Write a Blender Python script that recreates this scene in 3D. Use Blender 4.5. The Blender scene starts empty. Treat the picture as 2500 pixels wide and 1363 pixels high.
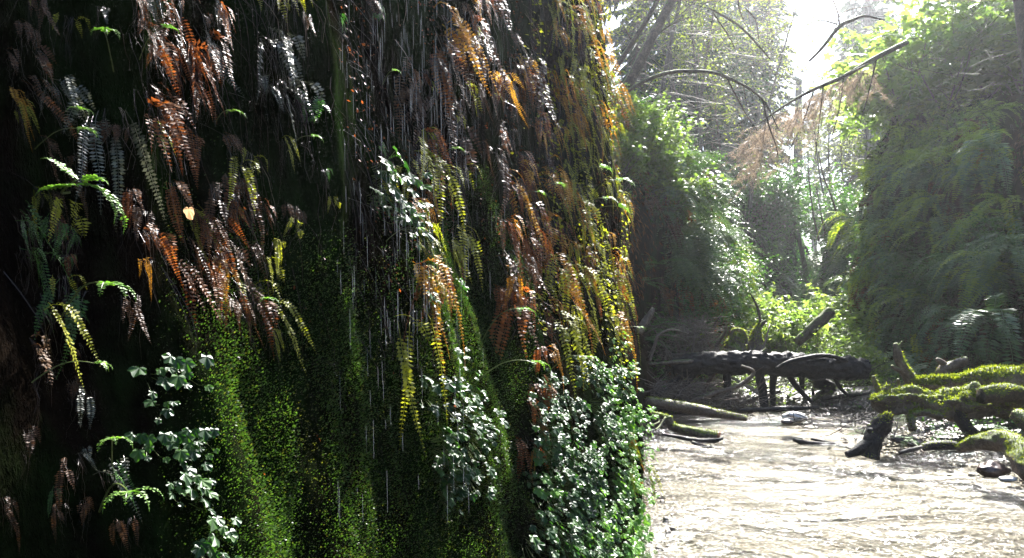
import bpy, math, random
import numpy as np
from mathutils import Vector, Matrix
from mathutils.bvhtree import BVHTree
random.seed(7); rng = np.random.default_rng(7)
S = bpy.context.scene
COL = S.collection
R = math.radians
F = 1900.0; CX = 1250.0; HY = 770.0; CH = 1.5      # focal length and horizon in photo pixels, eye height
SUN_AZ = 22.5; SUN_EL = 45.0

# ------------------------------------------------------------------ small helpers
def P(px, py, d):
    return np.array([(px-CX)/F*d, d, CH-(py-HY)/F*d])
def nrm(v):
    v = np.asarray(v, float); n = np.linalg.norm(v, axis=-1, keepdims=True); return v/np.maximum(n, 1e-9)
_tab = np.random.default_rng(3).random(65536)
def vnoise(p, seed=0):
    p = np.asarray(p, float)+seed*17.31; i = np.floor(p).astype(np.int64); f = p-i; f = f*f*(3-2*f)
    def h(a, b, c): return _tab[(a*73856093 ^ b*19349663 ^ c*83492791) & 65535]
    x, y, z = i[..., 0], i[..., 1], i[..., 2]; fx, fy, fz = f[..., 0], f[..., 1], f[..., 2]
    def L(a, b, t): return a+(b-a)*t
    return L(L(L(h(x,y,z), h(x+1,y,z), fx), L(h(x,y+1,z), h(x+1,y+1,z), fx), fy),
             L(L(h(x,y,z+1), h(x+1,y,z+1), fx), L(h(x,y+1,z+1), h(x+1,y+1,z+1), fx), fy), fz)*2-1
def fbm(p, o=4, seed=0):
    p = np.asarray(p, float); s = 0; a = .5
    for k in range(o):
        s = s+a*vnoise(p*2**k, seed+k); a *= .5
    return s
def sstep(a, b, x):
    t = np.clip((x-a)/(b-a), 0, 1); return t*t*(3-2*t)

class Geo:
    """collects vertices and faces, then links them as ONE mesh object"""
    def __init__(s): s.v = []; s.f = []; s.n = 0
    def add(s, v, *fs, mi=0):
        v = np.asarray(v, float).reshape(-1, 3)
        for f in fs:
            f = np.asarray(f, np.int64)
            if f.size: s.f.append((f+s.n, mi))
        s.v.append(v); s.n += len(v); return s
    def scatter(s, tv, tf, M, T, mi=0):
        """tv (k,3) template, M (N,3,3) columns are axes, T (N,3)"""
        N = len(T)
        if N == 0: return s
        v = np.einsum('nij,kj->nki', M, tv)+T[:, None, :]
        f = (tf[None]+(np.arange(N)*len(tv))[:, None, None]).reshape(-1, tf.shape[1])
        return s.add(v.reshape(-1, 3), f, mi=mi)
    def mesh(s, name, mats, smooth=False):
        me = bpy.data.meshes.new(name)
        V = np.concatenate(s.v); me.vertices.add(len(V)); me.vertices.foreach_set('co', V.ravel().astype(np.float32))
        loops = np.concatenate([f.ravel() for f, _ in s.f]); me.loops.add(len(loops))
        me.loops.foreach_set('vertex_index', loops.astype(np.int32))
        tot = np.concatenate([np.full(len(f), f.shape[1]) for f, _ in s.f])
        mi = np.concatenate([np.full(len(f), m) for f, m in s.f])
        st = np.concatenate([[0], np.cumsum(tot)[:-1]])
        me.polygons.add(len(tot)); me.polygons.foreach_set('loop_start', st.astype(np.int32))
        me.polygons.foreach_set('material_index', mi.astype(np.int32))
        me.polygons.foreach_set('use_smooth', np.full(len(tot), smooth))
        for m in (mats if isinstance(mats, (list, tuple)) else [mats]): me.materials.append(m)
        me.update(calc_edges=True); return me
    def build(s, name, mats, parent=None, smooth=False):
        o = bpy.data.objects.new(name, s.mesh(name, mats, smooth)); COL.objects.link(o)
        if parent: o.parent = parent
        return o
def tag(o, label=None, cat=None, group=None, kind=None):
    if label: o['label'] = label
    if cat: o['category'] = cat
    if group: o['group'] = group
    if kind: o['kind'] = kind
    return o
def empty(name, loc=(0,0,0)):
    o = bpy.data.objects.new(name, None); o.empty_display_size = .1; COL.objects.link(o); o.location = loc; return o
KIDS = {}
def children(o):
    return KIDS.get(o.name, [])
def kid(o, *cs): KIDS.setdefault(o.name, []).extend(cs); return o
def place(proto, loc, yaw=0, scale=1, label=None, group=None, tilt=None, cat=None):
    """first use moves the prototype itself; afterwards the thing and each of its parts are copied"""
    if not proto.get('used'):
        proto['used'] = 1; r = proto
    else:
        r = proto.copy(); COL.objects.link(r); cs = []
        for ch in children(proto):
            c = ch.copy(); COL.objects.link(c); c.parent = r; cs.append(c)
    r.location = Vector(loc); r.rotation_euler = (tilt[0] if tilt else 0, tilt[1] if tilt else 0, yaw)
    r.scale = (scale,)*3 if not isinstance(scale, tuple) else scale
    if label: r['label'] = label
    if group: r['group'] = group
    if cat: r['category'] = cat
    return r
def frames(z, x=None, roll=None):
    """(N,3) normals -> (N,3,3) with columns x,y,z ; random roll if not given"""
    z = nrm(z); N = len(z)
    a = rng.normal(size=(N, 3)) if x is None else np.broadcast_to(x, (N, 3))
    x = nrm(a-np.sum(a*z, 1, keepdims=True)*z); y = np.cross(z, x)
    return np.stack([x, y, z], 2)

def tube(pts, rad, seg=8, amp=0, freq=6, stretch=3, caps=True, flat=1.0, seed=0, sub=1):
    pts = np.asarray(pts, float); rad = np.asarray(rad, float)*np.ones(len(pts))
    if sub > 1:                                  # Catmull-Rom refinement
        q = np.vstack([2*pts[0]-pts[1], pts, 2*pts[-1]-pts[-2]]); out = []; ro = []
        for i in range(len(pts)-1):
            a, b, c, d = q[i:i+4]
            for t in np.arange(sub)/sub:
                out.append(.5*((2*b)+(c-a)*t+(2*a-5*b+4*c-d)*t*t+(3*b-a-3*c+d)*t**3)); ro.append(rad[i]*(1-t)+rad[i+1]*t)
        out.append(pts[-1]); ro.append(rad[-1]); pts = np.array(out); rad = np.array(ro)
    n = len(pts); tan = nrm(np.gradient(pts, axis=0))
    up = np.array([0, 0, 1.]) if abs(tan[0][2]) < .9 else np.array([0, 1., 0])
    X = nrm(np.cross(up, tan[0])); xs = []
    for t in tan:
        X = nrm(X-np.dot(X, t)*t); xs.append(X)
    X = np.array(xs); Y = np.cross(tan, X)
    a = np.linspace(0, 2*math.pi, seg, endpoint=False)
    ring = X[:, None]*np.cos(a)[None, :, None]+Y[:, None]*np.sin(a)[None, :, None]*flat
    v = pts[:, None]+ring*rad[:, None, None]
    if amp:
        L = np.concatenate([[0], np.cumsum(np.linalg.norm(np.diff(pts, axis=0), axis=1))])
        q = np.stack([np.broadcast_to(np.cos(a)*freq*.5, (n, seg)), np.broadcast_to(np.sin(a)*freq*.5, (n, seg)), np.broadcast_to((L/np.mean(rad)*freq*.5/stretch)[:, None], (n, seg))], 2)
        k = 1+amp*fbm(q, 4, seed)
        v = pts[:, None]+ring*(rad[:, None]*k)[..., None]
    i = np.arange(n-1)[:, None]*seg; j = np.arange(seg)[None]; j2 = (j+1) % seg
    f = np.stack([i+j, i+j2, i+seg+j2, i+seg+j], 2).reshape(-1, 4)
    fs = [f]
    if caps: fs += [np.arange(seg)[::-1][None], ((n-1)*seg+np.arange(seg))[None]]
    return (v.reshape(-1, 3), *fs)

# leaf templates: x = across, y = along, z = normal
LEAF = (np.array([[0,0,0],[-.5,.45,.06],[0,1,-.05],[.5,.45,.06],[0,.5,0]]), np.array([[0,4,1],[4,2,1],[0,3,4],[4,3,2]]))
DIAM = (np.array([[0,0,0],[-.5,.5,.05],[0,1,0],[.5,.5,.05]]), np.array([[0,3,2,1]]))
TRI = (np.array([[-.5,0,0],[.5,0,0],[0,1,0.]]), np.array([[0,1,2]]))
def lobed(n=5, heart=True):
    # rounded, lobed leaf as a fan from the stalk point, slightly cupped, with folded midrib
    pts = []; m = 22
    for k in range(m+1):
        t = -math.pi*.93+2*math.pi*.93*k/m
        r = .5*(1+.13*math.cos(n*t))*(1-.12*abs(t)/math.pi)
        pts.append([math.sin(t)*r*1.05, .38+math.cos(t)*r*1.05, .10*abs(math.sin(t*2.5))-.12*r])
    v = np.array([[0, .12, 0]]+pts); v[:, 2] += -.25*(v[:, 1]-.3)**2
    f = np.array([[0, k+2, k+1] for k in range(m)])
    return v, f
def maple():
    pts = []
    for k, (ang, r) in enumerate([(-150,.28),(-115,.52),(-85,.30),(-62,.72),(-32,.40),(0,.95),(32,.40),(62,.72),(85,.30),(115,.52),(150,.28)]):
        a = R(ang); pts.append([math.sin(a)*r, .1+math.cos(a)*r, -.12*r])
    return np.array([[0,0,0]]+pts), np.array([[0, k+2, k+1] for k in range(10)])
LOBED = lobed(); MAPLE = maple()

# ------------------------------------------------------------------ materials
def newmat(name):
    m = bpy.data.materials.new(name); m.use_nodes = True; nt = m.node_tree; nt.nodes.clear()
    out = nt.nodes.new('ShaderNodeOutputMaterial'); return m, nt, out
def N(nt, t, **k):
    n = nt.nodes.new(t)
    for a, b in k.items():
        if a.startswith('i_'): n.inputs[a[2:].replace('_', ' ')].default_value = b
        else: setattr(n, a, b)
    return n
def ramp(nt, fac, stops):
    r = nt.nodes.new('ShaderNodeValToRGB'); e = r.color_ramp.elements
    while len(e) < len(stops): e.new(.5)
    for k, (p, c) in enumerate(stops): e[k].position = p; e[k].color = (*c, 1)
    nt.links.new(fac, r.inputs[0]); return r.outputs[0]
def noise(nt, scale, detail=4, rough=.6, vec=None, dist=0, map_scale=None):
    tc = nt.nodes.new('ShaderNodeTexCoord'); v = tc.outputs['Object']
    if map_scale:
        mp = nt.nodes.new('ShaderNodeMapping'); mp.inputs['Scale'].default_value = map_scale; nt.links.new(v, mp.inputs[0]); v = mp.outputs[0]
    n = nt.nodes.new('ShaderNodeTexNoise'); n.inputs['Scale'].default_value = scale; n.inputs['Detail'].default_value = detail
    n.inputs['Roughness'].default_value = rough; n.inputs['Distortion'].default_value = dist
    nt.links.new(v, n.inputs['Vector']); return n.outputs['Fac']
def bump(nt, h, strength, dist=.02, nrmin=None):
    b = nt.nodes.new('ShaderNodeBump'); b.inputs['Strength'].default_value = strength; b.inputs['Distance'].default_value = dist
    nt.links.new(h, b.inputs['Height'])
    if nrmin: nt.links.new(nrmin, b.inputs['Normal'])
    return b.outputs[0]
def mat_leaf(name, c0, c1, c2, rough=.4, trans=.4, spec=.5, tint=(1.5, 1.5, .6), objvar=.5):
    m, nt, out = newmat(name); L = nt.links.new
    g = N(nt, 'ShaderNodeNewGeometry'); oi = N(nt, 'ShaderNodeObjectInfo')
    mx = N(nt, 'ShaderNodeMix'); mx.data_type = 'FLOAT'; mx.inputs[0].default_value = objvar
    L(g.outputs['Random Per Island'], mx.inputs[2]); L(oi.outputs['Random'], mx.inputs[3])
    c = ramp(nt, mx.outputs[0], [(.1, c0), (.5, c1), (.9, c2)])
    p = N(nt, 'ShaderNodeBsdfPrincipled'); L(c, p.inputs['Base Color']); p.inputs['Roughness'].default_value = rough
    p.inputs['Specular IOR Level'].default_value = spec
    t = N(nt, 'ShaderNodeBsdfTranslucent')
    mu = N(nt, 'ShaderNodeMix'); mu.data_type = 'RGBA'; mu.blend_type = 'MULTIPLY'; mu.inputs[0].default_value = 1
    L(c, mu.inputs[6]); mu.inputs[7].default_value = (*tint, 1); L(mu.outputs[2], t.inputs[0])
    ms = N(nt, 'ShaderNodeMixShader'); ms.inputs[0].default_value = trans
    L(p.outputs[0], ms.inputs[1]); L(t.outputs[0], ms.inputs[2]); L(ms.outputs[0], out.inputs[0]); return m
def mat_wood(name, cols, rough=.7, moss=None, moss_thr=.3, scale=9, bstr=.8, stretch=(1,1,1), spec=.4):
    m, nt, out = newmat(name); L = nt.links.new
    n1 = noise(nt, scale, 8, .65, map_scale=stretch); n2 = noise(nt, scale*4.5, 5, .7, map_scale=stretch)
    k = N(nt, 'ShaderNodeMath', operation='ADD'); L(n1, k.inputs[0]); L(n2, k.inputs[1])
    h = N(nt, 'ShaderNodeMath', operation='MULTIPLY'); h.inputs[1].default_value = .5; L(k.outputs[0], h.inputs[0])
    c = ramp(nt, h.outputs[0], [(.36, cols[0]), (.5, cols[1]), (.63, cols[2])])
    p = N(nt, 'ShaderNodeBsdfPrincipled'); p.inputs['Roughness'].default_value = rough; p.inputs['Specular IOR Level'].default_value = spec
    if moss:
        g = N(nt, 'ShaderNodeNewGeometry'); sx = N(nt, 'ShaderNodeSeparateXYZ'); L(g.outputs['Normal'], sx.inputs[0])
        a = N(nt, 'ShaderNodeMath', operation='MULTIPLY_ADD'); L(n1, a.inputs[0]); a.inputs[1].default_value = 2.2; a.inputs[2].default_value = -1.1-moss_thr
        b = N(nt, 'ShaderNodeMath', operation='ADD'); L(a.outputs[0], b.inputs[0]); L(sx.outputs[2], b.inputs[1])
        q = N(nt, 'ShaderNodeMath', operation='MULTIPLY', use_clamp=True); q.inputs[1].default_value = 5; L(b.outputs[0], q.inputs[0])
        mc = ramp(nt, n2, [(.35, (moss[0]*.5, moss[1]*.5, moss[2]*.5)), (.65, moss)])
        mx = N(nt, 'ShaderNodeMix'); mx.data_type = 'RGBA'; L(q.outputs[0], mx.inputs[0]); L(c, mx.inputs[6]); L(mc, mx.inputs[7]); c = mx.outputs[2]
    L(c, p.inputs['Base Color']); L(bump(nt, h.outputs[0], bstr, .03), p.inputs['Normal']); L(p.outputs[0], out.inputs[0]); return m
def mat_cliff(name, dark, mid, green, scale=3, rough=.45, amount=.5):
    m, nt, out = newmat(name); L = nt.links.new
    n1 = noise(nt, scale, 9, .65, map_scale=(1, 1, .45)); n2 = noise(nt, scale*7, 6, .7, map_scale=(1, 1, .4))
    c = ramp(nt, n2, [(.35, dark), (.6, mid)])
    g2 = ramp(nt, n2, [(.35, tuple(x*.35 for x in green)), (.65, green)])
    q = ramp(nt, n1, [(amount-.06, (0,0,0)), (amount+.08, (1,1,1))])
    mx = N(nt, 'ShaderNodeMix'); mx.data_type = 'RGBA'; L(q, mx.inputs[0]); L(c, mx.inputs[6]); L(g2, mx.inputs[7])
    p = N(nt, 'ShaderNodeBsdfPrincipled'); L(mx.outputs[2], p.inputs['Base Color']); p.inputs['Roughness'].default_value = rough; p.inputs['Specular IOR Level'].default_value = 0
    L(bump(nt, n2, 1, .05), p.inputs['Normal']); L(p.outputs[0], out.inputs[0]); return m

M = {}
M['rust'] = mat_leaf('fern_rust', (.07,.028,.01), (.15,.055,.018), (.26,.11,.028), .45, .42, .2, (1.7,1.2,.7))
M['gold'] = mat_leaf('fern_gold', (.26,.12,.014), (.38,.21,.026), (.52,.33,.04), .45, .5, .2, (1.5,1.25,.6))
M['olive'] = mat_leaf('fern_olive', (.13,.15,.015), (.25,.26,.028), (.40,.39,.045), .45, .5, .2, (1.4,1.5,.6))
M['brown'] = mat_leaf('fern_brown', (.03,.016,.009), (.065,.032,.016), (.11,.058,.026), .45, .25, .2, (1.5,1.2,.8))
M['green'] = mat_leaf('fern_green', (.03,.085,.018), (.055,.15,.028), (.10,.22,.035), .35, .45, .5, (1.3,1.7,.6))
M['grey'] = mat_leaf('fern_grey', (.04,.045,.03), (.07,.075,.05), (.12,.125,.085), .25, .15, .5, (1.2,1.2,1.1))
M['fiddle'] = mat_leaf('fiddle_green', (.08,.17,.035), (.13,.24,.05), (.19,.31,.07), .4, .45, .4, (1.3,1.5,.6))
M['sword'] = mat_leaf('sword_green', (.05,.11,.045), (.10,.17,.06), (.21,.29,.11), .32, .3, .6, (1.3,1.4,.8))
M['swordy'] = mat_leaf('sword_sunlit', (.13,.19,.03), (.21,.28,.045), (.33,.37,.06), .35, .5, .5, (1.5,1.6,.5))  # lighter yellow copy of sword; sunlit fern highlights put into the leaf colour
M['lady'] = mat_leaf('lady_green', (.04,.13,.03), (.07,.19,.045), (.12,.26,.06), .4, .45, .4, (1.4,1.6,.6))
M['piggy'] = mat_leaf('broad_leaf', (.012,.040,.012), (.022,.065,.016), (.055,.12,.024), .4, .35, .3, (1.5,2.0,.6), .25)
M['piggyl'] = mat_leaf('broad_leaf_sunlit', (.08,.2,.04), (.12,.27,.05), (.18,.34,.06), .3, .45, .5, (1.4,1.5,.6), .25)  # lighter copy of the broad leaf; sunlight is put into its colour
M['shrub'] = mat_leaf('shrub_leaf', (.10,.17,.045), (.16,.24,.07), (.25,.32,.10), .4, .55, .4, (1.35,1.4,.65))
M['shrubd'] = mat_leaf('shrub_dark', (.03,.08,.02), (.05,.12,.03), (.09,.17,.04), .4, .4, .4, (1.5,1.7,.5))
M['alder'] = mat_leaf('alder_leaf', (.12,.16,.03), (.17,.22,.04), (.22,.27,.06), .5, .5, .3, (1.4,1.4,.6))
M['needle'] = mat_leaf('needles', (.012,.03,.015), (.02,.05,.025), (.035,.07,.03), .5, .25, .3, (1.3,1.5,.7))
M['deadn'] = mat_leaf('dead_needles', (.26,.20,.14), (.36,.29,.21), (.46,.38,.29), .6, .4, .2, (1.2,1.1,1))
M['moss'] = mat_leaf('moss_leaf', (.022,.052,.012), (.036,.08,.017), (.062,.12,.026), .4, .35, .5, (1.4,1.5,.5), 0)
M['mossy'] = mat_leaf('moss_yellow', (.04,.05,.012), (.062,.075,.017), (.10,.115,.026), .4, .35, .5, (1.4,1.4,.5), 0)
M['mosslog'] = mat_leaf('moss_log', (.11,.15,.02), (.18,.23,.03), (.28,.32,.05), .55, .4, .3, (1.4,1.4,.5), 0)
M['dry'] = mat_leaf('dry_leaf', (.40,.26,.14), (.45,.30,.17), (.5,.34,.2), .5, .4, .3, (1.2,1.1,1))
M['hair'] = mat_wood('wet_root', [(.008,.005,.004), (.018,.010,.007), (.045,.025,.014)], .3, scale=20, bstr=.2, spec=.3)
M['stem'] = mat_wood('green_stem', [(.05,.08,.02), (.10,.14,.03), (.16,.17,.05)], .4, scale=14, bstr=.2)
M['twig'] = mat_wood('twig', [(.07,.05,.037), (.16,.12,.09), (.28,.23,.18)], .6, scale=12, bstr=.3)
M['bark'] = mat_wood('bark', [(.02,.013,.009), (.06,.04,.028), (.13,.09,.065)], .75, (.09,.12,.02), .35, 7, 1)
M['black'] = mat_wood('wet_black_bark', [(.004,.0035,.004), (.012,.010,.010), (.035,.028,.026)], .6, (.03,.04,.01), .95, 8, 1, spec=.3)
M['grey_wood'] = mat_wood('weathered_wood', [(.05,.035,.025), (.14,.10,.075), (.28,.22,.17)], .55, (.09,.13,.02), .75, 6, .9)
M['mosswood'] = mat_wood('mossy_wood', [(.04,.03,.02), (.12,.09,.065), (.28,.22,.165)], .7, (.13,.17,.03), .35, 6, 1)
M['palew'] = mat_wood('bleached_wood', [(.22,.17,.12), (.42,.35,.27), (.6,.53,.44)], .5, scale=10, bstr=.6)
M['cut'] = mat_wood('cut_face', [(.22,.08,.04), (.36,.15,.08), (.5,.26,.15)], .6, scale=18, bstr=.3)
M['farbark'] = mat_wood('far_bark', [(.04,.03,.025), (.07,.055,.045), (.11,.09,.075)], .8, (.06,.08,.02), .6, 3, .6)
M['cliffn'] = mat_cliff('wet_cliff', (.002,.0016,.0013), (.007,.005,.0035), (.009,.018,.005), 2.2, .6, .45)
M['cliffm'] = mat_cliff('fern_cliff', (.008,.006,.004), (.04,.022,.012), (.018,.034,.010), 1.6, .7, .5)
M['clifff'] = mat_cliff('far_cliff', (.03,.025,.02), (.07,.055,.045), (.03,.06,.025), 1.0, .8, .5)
def mat_ground():
    m, nt, out = newmat('stream_bed'); L = nt.links.new
    tc = N(nt, 'ShaderNodeTexCoord')
    v = N(nt, 'ShaderNodeTexVoronoi'); v.inputs['Scale'].default_value = 22; L(tc.outputs['Object'], v.inputs['Vector'])
    c = ramp(nt, v.outputs['Color'], [(.15, (.018,.013,.008)), (.45, (.045,.032,.017)), (.7, (.085,.06,.032)), (.95, (.14,.11,.075))])
    n = noise(nt, .8, 6, .6); d = ramp(nt, n, [(.35, (.3,.32,.3)), (.65, (.8,.8,.8))])
    mx = N(nt, 'ShaderNodeMix'); mx.data_type = 'RGBA'; mx.blend_type = 'MULTIPLY'; mx.inputs[0].default_value = 1; L(c, mx.inputs[6]); L(d, mx.inputs[7])
    p = N(nt, 'ShaderNodeBsdfPrincipled'); L(mx.outputs[2], p.inputs['Base Color']); p.inputs['Roughness'].default_value = .55
    inv = N(nt, 'ShaderNodeMath', operation='SUBTRACT'); inv.inputs[0].default_value = 1; L(v.outputs['Distance'], inv.inputs[1])
    L(bump(nt, inv.outputs[0], .8, .02), p.inputs['Normal']); L(p.outputs[0], out.inputs[0]); return m
M['ground'] = mat_ground()
def mat_stone(name, a, b, rough):
    m, nt, out = newmat(name); L = nt.links.new; n = noise(nt, 12, 8, .65)
    c = ramp(nt, n, [(.35, a), (.65, b)]); p = N(nt, 'ShaderNodeBsdfPrincipled'); L(c, p.inputs['Base Color']); p.inputs['Roughness'].default_value = rough
    L(bump(nt, n, .6, .02), p.inputs['Normal']); L(p.outputs[0], out.inputs[0]); return m
M['stone'] = mat_stone('wet_stone', (.03,.02,.018), (.12,.08,.07), .25)
M['pebble'] = mat_stone('pebble', (.10,.085,.07), (.26,.22,.19), .4)
M['pale_stone'] = mat_stone('pale_stone', (.4,.4,.42), (.62,.62,.64), .4); M['glare_foam'] = mat_stone('wet_lump_glare', (.5,.47,.43), (.78,.76,.74), .22)  # the second one's near white stands in for sun glare on a wet lump
def mat_water():
    m, nt, out = newmat('stream_water'); L = nt.links.new
    tc = N(nt, 'ShaderNodeTexCoord'); hs = []
    for sc, ms, det, w in ((3.2, (1, 1.5, 1), 3, .36), (12, (1, 1.4, 1), 3, .18), (42, (1, 1.2, 1), 2, .07)):
        mp = N(nt, 'ShaderNodeMapping'); mp.inputs['Scale'].default_value = ms; mp.inputs['Rotation'].default_value = (0, 0, .25); L(tc.outputs['Object'], mp.inputs[0])
        n = N(nt, 'ShaderNodeTexNoise'); n.inputs['Scale'].default_value = sc; n.inputs['Detail'].default_value = det; n.inputs['Distortion'].default_value = .7
        L(mp.outputs[0], n.inputs['Vector']); k = N(nt, 'ShaderNodeMath', operation='MULTIPLY'); k.inputs[1].default_value = w; L(n.outputs['Fac'], k.inputs[0]); hs.append(k.outputs[0])
    a = N(nt, 'ShaderNodeMath', operation='ADD'); L(hs[0], a.inputs[0]); L(hs[1], a.inputs[1])
    b = N(nt, 'ShaderNodeMath', operation='ADD'); L(a.outputs[0], b.inputs[0]); L(hs[2], b.inputs[1])
    q = noise(nt, .55, 4, .6, map_scale=(1, 1.6, 1), dist=.8); qr = ramp(nt, q, [(.38, (.16,.16,.16)), (.58, (1,1,1))])
    hm = N(nt, 'ShaderNodeMath', operation='MULTIPLY'); L(b.outputs[0], hm.inputs[0]); L(qr, hm.inputs[1])
    nb = bump(nt, hm.outputs[0], 1.0, WATER_BUMP)
    gl = N(nt, 'ShaderNodeBsdfGlossy'); gl.inputs['Roughness'].default_value = .11; L(nb, gl.inputs['Normal'])
    tr = N(nt, 'ShaderNodeBsdfTransparent'); tr.inputs[0].default_value = (.86,.84,.76,1)
    fr = N(nt, 'ShaderNodeFresnel'); fr.inputs[0].default_value = 1.33; L(nb, fr.inputs['Normal'])
    ms = N(nt, 'ShaderNodeMixShader'); L(fr.outputs[0], ms.inputs[0]); L(tr.outputs[0], ms.inputs[1]); L(gl.outputs[0], ms.inputs[2])
    L(ms.outputs[0], out.inputs[0]); return m
WATER_BUMP = .34
M['water'] = mat_water()
def mat_drop():
    m, nt, out = newmat('water_drop'); L = nt.links.new
    g = N(nt, 'ShaderNodeBsdfGlossy'); g.inputs['Roughness'].default_value = .15
    t = N(nt, 'ShaderNodeBsdfTransparent'); ms = N(nt, 'ShaderNodeMixShader'); fr = N(nt, 'ShaderNodeFresnel'); fr.inputs[0].default_value = 1.5
    L(fr.outputs[0], ms.inputs[0]); L(t.outputs[0], ms.inputs[1]); L(g.outputs[0], ms.inputs[2]); L(ms.outputs[0], out.inputs[0]); return m
M['drop'] = mat_drop()
def mat_fall():
    m, nt, out = newmat('trickling_water'); L = nt.links.new
    p = N(nt, 'ShaderNodeBsdfPrincipled'); p.inputs['Base Color'].default_value = (.8,.84,.88,1); p.inputs['Roughness'].default_value = .12
    t = N(nt, 'ShaderNodeBsdfTransparent'); ms = N(nt, 'ShaderNodeMixShader'); ms.inputs[0].default_value = .3
    L(t.outputs[0], ms.inputs[1]); L(p.outputs[0], ms.inputs[2]); L(ms.outputs[0], out.inputs[0]); return m
M['fall'] = mat_fall()

# ------------------------------------------------------------------ terrain
def shore_x(y):       # right-hand waterline
    return np.interp(y, [-10, 5, 7.0, 7.8, 8.4, 9.2, 10.5, 12.4, 13.3, 14], [3.6, 4.6, 5.0, 5.1, 4.85, 4.5, 4.9, 5.7, 3.5, -3])
def ground_z(x, y):
    p = np.stack([x, y, np.zeros_like(x)], -1)
    s = x-shore_x(np.clip(y, -10, 14)); z = -.16+.34*sstep(-.25, 1.5, s)+.12*sstep(1, 3, s)
    z = np.where(y > 13.4, .12+.25*sstep(13.4, 18, y), z)
    z = z+.03*fbm(p*1.7, 4)+.012*fbm(p*9, 3)
    z = z+sstep(50, 110, y)*7+sstep(30, 90, np.abs(x-y*.4))*10
    return z
def axis(a): return np.array(a)
gx = np.concatenate([np.linspace(-125, -6, 24), np.arange(-5.5, 12, .12), np.linspace(12.5, 125, 30)])
gy = np.concatenate([np.linspace(-125, -4, 16), np.arange(-3.5, 18, .12), np.linspace(18.5, 70, 60), np.linspace(72, 160, 22)])
X, Y = np.meshgrid(gx, gy, indexing='ij'); Z = ground_z(X, Y)
def grid_faces(a, b):
    i = np.arange(a-1)[:, None]*b; j = np.arange(b-1)[None]
    return np.stack([i+j, i+b+j, i+b+j+1, i+j+1], 2).reshape(-1, 4)
g = Geo(); g.add(np.stack([X, Y, Z], 2), grid_faces(*X.shape)); tag(g.build('ground', M['ground'], smooth=True), kind='structure')
# water: a finely rippled sheet over the bed
wx = np.arange(-5, 8.5, .08); wy = np.arange(-5, 14.6, .08); X, Y = np.meshgrid(wx, wy, indexing='ij')
Z = .010*fbm(np.stack([X*1.6, Y*2.6, 0*X], -1), 3, 9)
g = Geo(); g.add(np.stack([X, Y, Z], 2), grid_faces(*X.shape)); tag(g.build('water', M['water'], smooth=True), kind='structure')

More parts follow.
